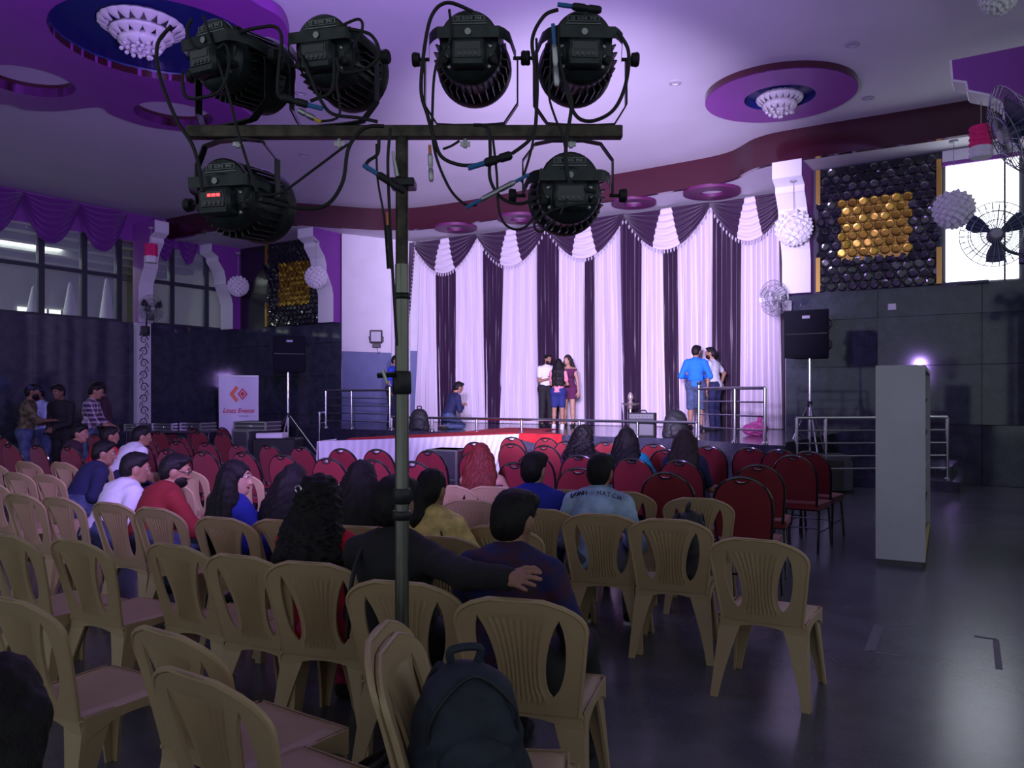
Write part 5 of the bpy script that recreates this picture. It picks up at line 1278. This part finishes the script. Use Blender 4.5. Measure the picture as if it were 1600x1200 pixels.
pp = atY(1668, 620, 7.3); o = MB().box((pp.x-.18, pp.y-.2, 0), (pp.x+.4, pp.y+.3, ZC)).build('wall_pier', M['whitepaint']); struct(o)
def pendant(c, kind, R, ztop, label):
    g = empty('paper_pendant', c, 0, label, 'pendant lamp', 'paper pendant lamps'); b = MB(); b2 = MB()
    MB().tube([(0, 0, R*.8), (0, 0, ztop-c.z)], .006, 6).build('cord', M['fangrey'], g)
    MB().lathe([(.07, 0), (.07, -.03), (.02, -.05)], 14, Matrix.Translation((0, 0, ztop-c.z))).build('ceiling_rose', M['fangrey'], g, True)
    if kind == 'ball':
        MB().lathe([(.001, -R*.86)]+[(R*.86*math.cos(a), R*.86*math.sin(a)) for a in np.linspace(-1.4, 1.4, 10)]+[(.001, R*.86)], 20).build('core', M['paper'], g, True)
        n = 110
        for k in range(n):
            z = 1-2*(k+.5)/n; a = k*2.39996; q = Vector((math.sqrt(1-z*z)*math.cos(a), math.sqrt(1-z*z)*math.sin(a), z)); t = q.cross(Vector((0, 0, 1))).normalized(); w = q.cross(t)
            c0 = q*R*.86; s_ = R*.22; tip = q*R*1.04+w*s_*.5
            b.add([c0+t*s_, c0-t*s_, c0+w*s_*1.3, tip, c0-w*s_*.5], [(0, 3, 2), (2, 3, 1), (1, 3, 4), (4, 3, 0)])
        tag(b.build('paper_petals', M['paper'], g), kind='stuff')
    else:
        hh = R*2.9
        for part, z0, z1, mm in (('pink_sleeve', -.15*hh, .5*hh, 'pinkpaper'), ('white_sleeve', -.5*hh, -.15*hh, 'paper')):
            b = MB(); nz = max(2, int((z1-z0)/(R*.42)))
            def fn(u, v, z0=z0, z1=z1, nz=nz):
                a = u*2*PI; r = R*(.88+.14*abs(math.sin(u*8*PI))*abs(math.sin(v*nz*PI/1.0))); return Vector((r*math.cos(a), r*math.sin(a), z0+(z1-z0)*v))
            MB().grid(fn, 64, nz*4).build(part, M[mm], g)
        MB().lathe([(.001, .49*hh), (R*.85, .5*hh)], 24, caps=False).build('top_disc', M['pinkpaper'], g)
        MB().lathe([(.001, -.49*hh), (R*.85, -.5*hh)], 24, caps=False).build('bottom_disc', M['paper'], g)
q = R3((ar0+ar1)/2, BW-.95); pendant(atY(1240, 356, q.y), 'ball', .34, ZS-.35, 'white paper ball lamp hanging before the right stage column')
q = R3(wa0+.2, BW-1.0); pendant(atY(1490, 327, q.y), 'ball', .33, ZS-.1, 'white paper ball lamp before the bright window')
q = R3(LW+1.1, BL-1.0); pendant(atY(372, 447, q.y), 'ball', .30, ZS-.3, 'white paper ball lamp in the far left corner')
q = R3((aq0+aq1)/2, BL-1.0); pendant(atY(494, 433, q.y), 'ball', .30, ZS-.3, 'white paper ball lamp beside the left stage column')
q = R3(LW+1.3, (bcol0+bcol1)/2); pendant(atY(236, 396, q.y), 'cyl', .17, ZC-.5, 'pink and white paper cylinder lamp beside the left white column')
pendant(atY(1533, 222, 11.0), 'cyl', .15, ZC-.5, 'pink and white paper cylinder lamp at the upper right')
pendant(atY(1560, -4, 7.2), 'ball', .16, ZC, 'white paper ball lamp cut by the top right frame edge')
# ---- bookcase
def bookcase():
    n0, n1 = at(1368, 881), at(1446, 888); d = (n1-n0).normalized(); w = (n1-n0).length; e = at(1455, 818); back = (e-n1); L = 2.3; back.z = 0; back = back.normalized()
    g = empty('bookcase', n0, 0, 'tall white bookcase end panel on the open floor at right', 'bookcase'); Z = Vector((0, 0, 1)); T = 1.84
    def bx(nm, a0, a1, b0, b1, z0, z1, m):
        vs = [d*a+back*b_+Z*z for z in (z0, z1) for a, b_ in ((a0, b0), (a1, b0), (a1, b1), (a0, b1))]
        MB().add(vs, [(0, 3, 2, 1), (4, 5, 6, 7), (0, 1, 5, 4), (1, 2, 6, 5), (2, 3, 7, 6), (3, 0, 4, 7)]).build(nm, M[m], g)
    bx('end_panel', 0, w, 0, .03, .05, T, 'cabwhite'); bx('end_panel', 0, w, L-.03, L, .05, T, 'cabwhite'); bx('back_panel', 0, .02, .03, L-.03, .05, T, 'cabdark')
    bx('top_panel', 0, w, .03, L-.03, T-.04, T, 'cabwhite'); bx('plinth', .02, w-.02, .02, L-.02, 0, .05, 'kickboard')
    for z in (.06, .42, .78, 1.14, 1.50): bx('shelf', .02, w-.03, .03, L-.03, z, z+.03, 'cabwhite' if z in (.78, .06) else 'cabdark')
    bx('partition', .02, w-.03, L/2-.015, L/2+.015, .09, T-.04, 'cabdark'); bx('edge_strip', w-.03, w, .03, L-.03, .05, .10, 'goldpaint')
bookcase()
# ---- speakers on tripods
def tripod(base, ztop, zfoot, label, spread=.55, zh=None):
    g = empty('speaker_stand', (base.x, base.y, zfoot), 0, label, 'speaker stand'); h = ztop-zfoot
    MB().tube([(0, 0, .03), (0, 0, h)], .026, 10).build('pole', M['steel'], g, True)
    MB().lathe([(.04, 0), (.04, .09), (.03, .1)], 12, Matrix.Translation((0, 0, .78))).build('collar', M['blackmetal'], g, True)
    for k in range(3):
        a = 2*PI*k/3+.5; f = Vector((spread*math.cos(a), spread*math.sin(a), .01))
        lg = MB().tube([(.03*math.cos(a), .03*math.sin(a), .82), f], .014, 8).build('leg', M['steel'], g, True)
        MB().tube([(.02*math.cos(a), .02*math.sin(a), .12), Vector((.03*math.cos(a), .03*math.sin(a), .82)).lerp(f, .55)], .009, 6).build('brace', M['blackmetal'], g, True)
        MB().lathe([(.022, 0), (.022, .03), (.014, .04)], 8, Matrix.Translation(f-Vector((0, 0, .01)))).build('rubber_foot', M['rubber'], lg, True)
    MB().tube([(0, 0, .84), (.05, -.02, .86)], .008, 6).build('knob', M['rubber'], g, True)
def speaker(c, w, h, dp, rz, label, two=True):
    g = empty('loudspeaker', c, rz, label, 'loudspeaker')
    poly = [(-w/2, -dp/2), (w/2, -dp/2), (w*.34, dp/2), (-w*.34, dp/2)]
    MB().prism(poly, 0, h, lambda x, y, z: Vector((x, y, z))).build('cabinet', M['grillecloth'], g)
    MB().box((-w*.46, -dp/2-.015, h*.04), (w*.46, -dp/2, h*.96), bev=.006).build('grille', M['grillecloth'], g)
    MB().box((-w*.47, -dp/2-.02, h*.49), (w*.47, -dp/2-.012, h*.51)).build('seam', M['blackgloss'], g)
    MB().box((-.06, -dp/2-.018, h*.82), (.06, -dp/2-.014, h*.88)).build('badge', M['ink_grey'], g)
    for s in (-1, 1):
        for z in (.28, .72):
            MB().box((s*w*.40-.02, -.07, h*z-.09), (s*w*.40+.03, .09, h*z+.09), bev=.01).build('side_panel', M['casegrey'], g)
            MB().tube([(s*w*.45, -.03, h*z-.06), (s*(w*.45+.03), 0, h*z-.05), (s*(w*.45+.03), 0, h*z+.05), (s*w*.45, -.03, h*z+.06)], .012, 6).build('handle', M['rubber'], g, True)
bx_y = at(1326, 771).y+.15
bc = atY(1270, 700, bx_y+.25)
def basscab():
    x0 = atY(1213, 0, bx_y).x; x1 = atY(1328, 0, bx_y).x; z1 = .60
    g = empty('bass_cabinet', ((x0+x1)/2, bx_y, 0), math.radians(-8), 'black carpeted bass cabinet on the floor under the right speaker stand', 'bass cabinet'); w = (x1-x0)/2
    MB().box((-w, -.1, .03), (w, .62, z1), bev=.02).build('cabinet', M['casegrey'], g)
    MB().box((-w*.88, -.125, .08), (w*.74, -.09, z1-.07), bev=.01).build('grille', M['black'], g)
    for sx in (-1, 1):
        for zz in (.05, z1-.04): MB().box((sx*w-.035, -.115, zz-.03), (sx*w+.012, -.06, zz+.03), bev=.008).build('corner', M['rubber'], g)
        for yy in (0, .5): MB().lathe([(.03, 0), (.03, .03)], 10, Matrix.Translation((sx*(w-.1), yy, 0))).build('foot', M['rubber'], g)
    return z1
zb = basscab()
tp = atY(1265, 0, bx_y+.28); tripod(tp, atY(0, 558, tp.y).z, zb, 'tall steel speaker stand on top of the black bass cabinet', .36)
speaker(Vector((tp.x, tp.y, atY(0, 560, tp.y).z)), .70, .78, .52, math.radians(-32), 'black two-part loudspeaker on the stand right of the stage')
tq = atY(450, 0, 16.0); tripod(tq, atY(0, 582, 16.).z, at(450, 676, 0).z if False else .35, 'dark speaker stand left of the stage beside the banner', .62)
speaker(Vector((tq.x, tq.y, atY(0, 582, 16.).z)), .62, .72, .50, math.radians(22), 'black loudspeaker on the stand left of the stage')
o = MB().box((tq.x-1.2, tq.y-.75, 0), (tq.x+.85, tq.y+.75, .35), bev=.02).build('riser_platform', M['casegrey']); tag(o, 'low black riser under the left speaker stand', 'platform')
# ---- banner
def banner():
    Y = 16.3; x0, x1 = atY(343, 0, Y).x, atY(403, 0, Y).x; zt = atY(0, 588, Y).z; w = x1-x0
    g = empty('banner_stand', ((x0+x1)/2, Y, 0), math.radians(8), 'white roll-up banner with orange logo and red Events lettering', 'banner')
    def fn(u, v): return Vector(((u-.5)*w, .01*math.sin(u*9+v*4)+.006*math.sin(v*14), .06+(zt-.06)*v))
    MB().slab(fn, 12, 20, lambda u, v: Vector((0, .004, 0))).build('print_sheet', M['banner'], g, True)
    MB().box((-w/2-.02, -.08, 0), (w/2+.02, .10, .07), bev=.01).build('base', M['alum'], g); MB().box((-w/2, -.01, zt-.01), (w/2, .02, zt+.02)).build('top_bar', M['alum'], g); MB().tube([(0, .06, .05), (0, .03, zt)], .012, 8).build('pole', M['alum'], g, True)
    lz = zt-.36; y = -.022
    def quad(pts, nm, m, yy=y): MB().prism(pts, yy-.003, yy, lambda x, z, d: Vector((x, d, z))).build(nm, M[m], g)
    quad([(-.18, lz), (-.05, lz+.17), (.0, lz+.12), (-.09, lz), (.0, lz-.12), (-.05, lz-.17)], 'logo_chevron', 'ink_orange')
    quad([(-.02, lz), (.08, lz+.12), (.18, lz), (.08, lz-.12)], 'logo_diamond', 'ink_red'); quad([(.015, lz), (.08, lz+.08), (.145, lz), (.08, lz-.08)], 'logo_gap', 'banner', y-.004); quad([(.03, lz), (.08, lz+.06), (.13, lz), (.08, lz-.06)], 'logo_core', 'ink_red', y-.008)
    text_mesh('banner_lettering', 'Linzz Events', .125, frame4((.0, y-.002, lz-.34), (1, 0, 0), (0, 0, 1)), M['ink_red'], g, shear=.25, ext=.002, bold=.002)
    MB().box((.0, y-.003, lz-.455), (.20, y, lz-.44)).build('print_line', M['ink_grey'], g)
    for k in range(6): MB().box((-.14, y-.003, lz-.72-k*.11), (.14-.03*(k % 3), y, lz-.70-k*.11)).build('print_line', M['ink_grey'], g)
banner()
def flightcase(px0, px1, py0, py1, Y, label, z0=None, led=False):
    x0, x1 = atY(px0, 0, Y).x, atY(px1, 0, Y).x; zt, zb_ = atY(0, py0, Y).z, atY(0, py1, Y).z if z0 is None else z0
    g = empty('flight_case', ((x0+x1)/2, Y, zb_), math.radians(-20), label, 'flight case'); w = (x1-x0)/2; h = zt-zb_
    MB().box((-w, -.22, 0), (w, .22, h), bev=.008).build('shell', M['casegrey'], g)
    for z in (0.01, h*.5, h-.012): MB().box((-w-.006, -.228, z-.012), (w+.006, .228, z+.012)).build('edge_band', M['alum'], g)
    for s in (-1, 1): MB().box((s*w-.02, -.232, .0), (s*w+.008, -.20, h)).build('corner_angle', M['alum'], g)
    MB().box((-.04, -.236, h*.4), (.04, -.226, h*.6)).build('latch', M['steel'], g)
    if led: MB().box((-w*.3, -.234, h*.2), (-w*.1, -.226, h*.25)).build('indicator', M['led_blue'], g)
Yc = 14.6
flightcase(374, 402, 672, 716, Yc, 'tall rack case standing before the banner', 0.0, True); flightcase(374, 432, 658, 671, Yc, 'flat aluminium edged case on top of the rack', atY(0, 672, Yc).z)
o = MB().box((atY(402, 0, Yc).x, Yc-.3, 0), (atY(468, 0, Yc).x, Yc+.3, atY(0, 684, Yc).z), bev=.02).build('floor_monitor_box', M['black']); tag(o, 'plain black equipment box right of the rack case', 'equipment box')
o = MB().box((atY(405, 0, Yc).x, Yc-.2, atY(0, 684, Yc).z), (atY(446, 0, Yc).x, Yc+.2, atY(0, 676, Yc).z), bev=.01).build('cloth_roll', M['whitepaint']); tag(o, 'white slim tray lying on the black equipment box', 'tray')
tY = 15.4; tz = atY(0, 672, tY).z; tx0, tx1 = atY(205, 0, tY).x, atY(340, 0, tY).x
tb = empty('mixer_table', ((tx0+tx1)/2, tY, 0), 0, 'dark equipment table along the left wall', 'table'); MB().box((-(tx1-tx0)/2, -.35, tz-.04), ((tx1-tx0)/2, .35, tz), bev=.008).build('table_top', M['casegrey'], tb)
for sx in (-1, 1):
    for sy in (-1, 1): MB().tube([(sx*((tx1-tx0)/2-.06), sy*.3, 0), (sx*((tx1-tx0)/2-.06), sy*.3, tz-.03)], .02, 8).build('leg', M['blackmetal'], tb, True)
for k, (p0, p1, y0, lb) in enumerate(((207, 230, 662, 'low mixer case at the foot of the carved pilaster'), (249, 285, 661, 'wide sound mixer on the equipment table'), (292, 329, 660, 'open aluminium edged case on the equipment table'))): flightcase(p0, p1, y0, 672, tY, lb, tz)
# case beside the catwalk
flightcase(676, 726, 701, 745, 11.2, 'grey rack case before the white catwalk skirt', 0.)
# ---- stage props
def lamp():
    p = at(985, 672, ST); g = empty('oil_lamp', p, 0, 'tall pale brass ceremonial oil lamp on the stage', 'oil lamp'); k = (672-613)*p.y/F/.80
    MB().lathe([(.11, 0), (.10, .03), (.05, .05), (.03, .10), (.045, .14), (.025, .18), (.022, .28), (.04, .31), (.022, .34), (.022, .44), (.05, .47), (.03, .50), (.02, .52)], 16, Matrix.Scale(k, 4)).build('stem', M['brasswhite'], g, True)
    MB().lathe([(.03, .50), (.16, .54), (.20, .57), (.16, .56), (.03, .53)], 20, Matrix.Scale(k, 4)).build('oil_dish', M['brasswhite'], g, True)
    MB().lathe([(.02, .53), (.05, .58), (.03, .63), (.06, .68), (.055, .74), (.02, .80)], 12, Matrix.Scale(k, 4)).build('finial', M['brasswhite'], g, True)
lamp()
def amp(px, py, w, h, label):
    p = at(px, py, ST); g = empty('guitar_amplifier', p, math.radians(-18), label, 'amplifier')
    MB().box((-w/2, -.13, 0), (w/2, .13, h), bev=.012).build('cabinet', M['bagblack'], g); MB().box((-w*.45, -.14, .03), (w*.45, -.125, h*.70), bev=.004).build('grille', M['casegrey'], g); MB().box((-w*.45, -.145, h*.76), (w*.45, -.125, h*.94)).build('control_panel', M['casegrey'], g)
    for k in range(6): MB().lathe([(.012, 0), (.010, .02)], 8, Matrix.Translation((-w*.36+k*w*.14, -.145, h*.85)) @ Matrix.Rotation(PI/2, 4, 'X')).build('dial', M['black'], g, True)
    MB().tube([(-.08, 0, h), (-.05, 0, h+.04), (.05, 0, h+.04), (.08, 0, h)], .012, 6).build('handle', M['rubber'], g, True)
amp(1004, 682, .46, .42, 'small black guitar amplifier on the stage near the oil lamp')
def backpack(loc, rz, w, h, d, label, m='bagblack', vox=.016, scale_led=None, cat='backpack'):
    g = empty('backpack', loc, rz, label, cat)
    sdf_obj('main_compartment', [ell((0, 0, h*.42), (w*.52, d*.52, h*.44)), ell((0, .01, h*.70), (w*.44, d*.42, h*.30)), cap((-w*.3, 0, .06), (w*.3, 0, .06), d*.42, d*.42)], vox, M[m], g, k=.05, noise=(.006, 26., 19.), clips=[((0, 0, 0), (0, 0, -1))])
    sdf_obj('front_pocket', [ell((0, -d*.42, h*.32), (w*.36, d*.22, h*.27)), cap((-w*.22, -d*.45, h*.14), (w*.22, -d*.45, h*.14), d*.14, d*.14)], vox*.9, M[m], g, k=.03, noise=(.004, 34., 23.))
    MB().tube(smoothpath([(-.035, .03, h*.96), (-.04, .02, h*1.08), (.04, .02, h*1.08), (.035, .03, h*.96)], 5), .012, 8).build('handle', M[m], g, True)
    for s in (-1, 1): MB().tube(smoothpath([(s*w*.18, d*.40, h*.92), (s*w*.24, d*.72, h*.70), (s*w*.30, d*.66, h*.35), (s*w*.36, d*.42, h*.10)], 6), .017, 8).build('shoulder_strap', M[m], g, True)
    zp = [(-w*.40, -d*.30, h*.45), (-w*.36, -d*.34, h*.72), (0, -d*.30, h*.95), (w*.36, -d*.34, h*.72), (w*.40, -d*.30, h*.45)]
    MB().tube(smoothpath(zp, 6), .005, 6).build('zip', M['rubber'], g, True)
    return g
backpack(at(1056, 684, ST), math.radians(10), .42, .48, .28, 'black backpack standing on the stage near the blue shirt'); backpack(at(655, 673, ST), 0, .38, .46, .26, 'black backpack on the stage just right of the pole')
fp_ = atY(718, 1130, 2.18); backpack(Vector((fp_.x+.02, 2.20, .43)), math.radians(18), .31, .39, .21, 'large navy backpack on the sideways chair before the pole', 'bagnavy', .010)
bp_, fc_ = seat_of(PCH[(1045, 811)], .02); backpack(Vector((bp_.x+.10, bp_.y, .43)), -math.radians(fc_)+PI/2, .30, .42, .20, 'black backpack resting on the tan chair beside the denim shirt', 'bagblack', .012)
p = at(1180, 681, ST); g = empty('plastic_bag', p, 0, 'crumpled pink plastic bag on the stage floor', 'bag')
sdf_obj('bag_body', [ell((0, 0, .11), (.22, .15, .13)), ell((.08, 0, .17), (.12, .1, .10))], .014, M['pinkbag'], g, k=.05, noise=(.018, 30., 33.), clips=[((0, 0, 0), (0, 0, -1))]); sdf_obj('knot', [cap((.06, 0, .24), (.09, 0, .33), .02, .05)], .012, M['pinkbag'], g, noise=(.012, 60., 50.))
# flood light on the white stage-side wall
def flood():
    q = SP0+SD*(SL*.36); z = 3.55-.2; z = H+(620-527)*q.y/F
    g = empty('flood_light', Vector((q.x, q.y, z))-SN*.28, math.atan2(SD.y, SD.x)-.5, 'black flood light on the white wall left of the curtain', 'flood light')
    MB().box((-.17, -.06, -.18), (.17, .06, .18), bev=.02).build('housing', M['black'], g); MB().box((-.13, -.066, -.13), (.13, -.058, .13)).build('lens', M['fangrey'], g); MB().box((-.10, -.05, -.30), (.12, .08, -.20), bev=.01).build('gear_box', M['black'], g)
    MB().tube([(-.19, 0, 0), (-.19, .14, -.12), (.19, .14, -.12), (.19, 0, 0)], .012, 6).build('bracket', M['black'], g, True); MB().tube(smoothpath([(.02, .0, -.3), (.06, .05, -.45), (.1, .10, -.40)], 6), .006, 6).build('lead', M['rubber'], g, True)
flood()
q = SP0+SD*(SL*.62)-SN*.02
g = empty('power_socket', Vector((q.x, q.y, H+(620-571)*q.y/F)), math.atan2(SD.y, SD.x), 'small socket with hanging lead on the blue stage wall', 'socket'); MB().box((-.06, -.03, -.06), (.06, 0, .06), bev=.008).build('plate', M['whitepaint'], g); MB().tube(smoothpath([(0, -.03, -.04), (.02, -.04, -.5), (.01, -.04, -1.4)], 6), .008, 6).build('lead', M['rubber'], g, True)
a_ = onb(1394, BW-.05); p = R3(a_, BW-.05); g = empty('light_switch', Vector((p.x, p.y, zat(1394, 480, a_, BW))), ROT, 'small white switch plate on the dark granite wall', 'switch'); MB().box((-.07, -.03, -.06), (.07, 0, .06), bev=.008).build('plate', M['whitepaint'], g); MB().box((-.03, -.04, -.02), (.0, -.028, .02)).build('rocker', M['white'], g)
a_ = (bcol0+bcol1)/2; p = R3(LW+.21, a_); g = empty('junction_box', Vector((p.x, p.y, ZG-.22)), ROT+PI/2, 'small dark junction box on the left pilaster under the fan', 'junction box'); MB().box((-.12, -.10, -.13), (.12, 0, .13), bev=.02).build('housing', M['casegrey'], g); MB().box((-.07, -.11, -.06), (.07, -.095, .06)).build('lid', M['fangrey'], g)
# tape marks left on the floor
mk('tape', (.15, .15, .16), .7)
for k, (pts, lb) in enumerate((([(1420, 976), (1374, 976), (1358, 1018), (1414, 1026)], 'worn pale tape bracket on the floor, left one'), ([(1522, 994), (1556, 999), (1561, 1046)], 'worn pale tape corner on the floor at far right'))):
    b = MB(); P3 = [at(*q) for q in pts]
    for i in range(len(P3)-1):
        d_ = (P3[i+1]-P3[i]); n_ = Vector((-d_.y, d_.x, 0)).normalized()*(.018 if i != 1 or k else .03); b.add([P3[i]+n_, P3[i]-n_, P3[i+1]-n_, P3[i+1]+n_]+[v+Vector((0, 0, .0015)) for v in (P3[i]+n_, P3[i]-n_, P3[i+1]-n_, P3[i+1]+n_)], [(3, 2, 1, 0), (4, 5, 6, 7), (0, 1, 5, 4), (1, 2, 6, 5), (2, 3, 7, 6), (3, 0, 4, 7)])
    tag(b.build('floor_tape', M['tape']), lb, 'tape')
# small belongings
def onperson(P_, nm, b, m, sm=True): b.v = [v*P_['s'] for v in b.v]; return b.build(nm, M[m], P_['g'], sm)
hc = redwoman['hd'](-.045, -.115, .055); onperson(redwoman, 'hair_clip', MB().tube([Vector(hc)+Vector((.016*math.cos(a), -.012, .016*math.sin(a))) for a in np.linspace(0, 2*PI, 13)[:-1]], .006, 6, closed=True), 'steel')
n_ = blackman['neck']; c_ = blackman['chest']; onperson(blackman, 'bag_strap', MB().tube(smoothpath([Vector(n_+A_(-.09, .03, .02)), Vector(n_+A_(-.10, -.085, -.03)), Vector(c_+A_(-.13, -.15, -.02)), Vector(c_+A_(-.16, -.13, -.25))], 6), .011, 6), 'rubber')
n_ = yellow['neck']; c_ = yellow['chest']; onperson(yellow, 'bag_strap', MB().tube(smoothpath([Vector(n_+A_(.09, .03, .01)), Vector(n_+A_(.10, -.085, -.03)), Vector(c_+A_(.13, -.14, -.05)), Vector(c_+A_(.17, -.10, -.28))], 6), .006, 6), 'rubber')
def phone(P_, off, label):
    w = (P_['wR']+P_['wL'])/2+A_(*off); q = P_['g'].matrix_basis @ Vector(w*P_['s']); g = empty('mobile_phone', q, P_['g'].rotation_euler.z, label, 'phone')
    MB().box((-.036, -.005, -.07), (.036, .005, .07), Matrix.Rotation(-.9, 3, 'X'), bev=.003).build('case', M['blackgloss'], g); b = MB().box((-.032, -.0065, -.062), (.032, -.0045, .062), Matrix.Rotation(-.9, 3, 'X')); b.build('screen', M['display'], g)
phone(pl, (0, .10, .02), 'dark mobile phone held by the plaid shirt man')
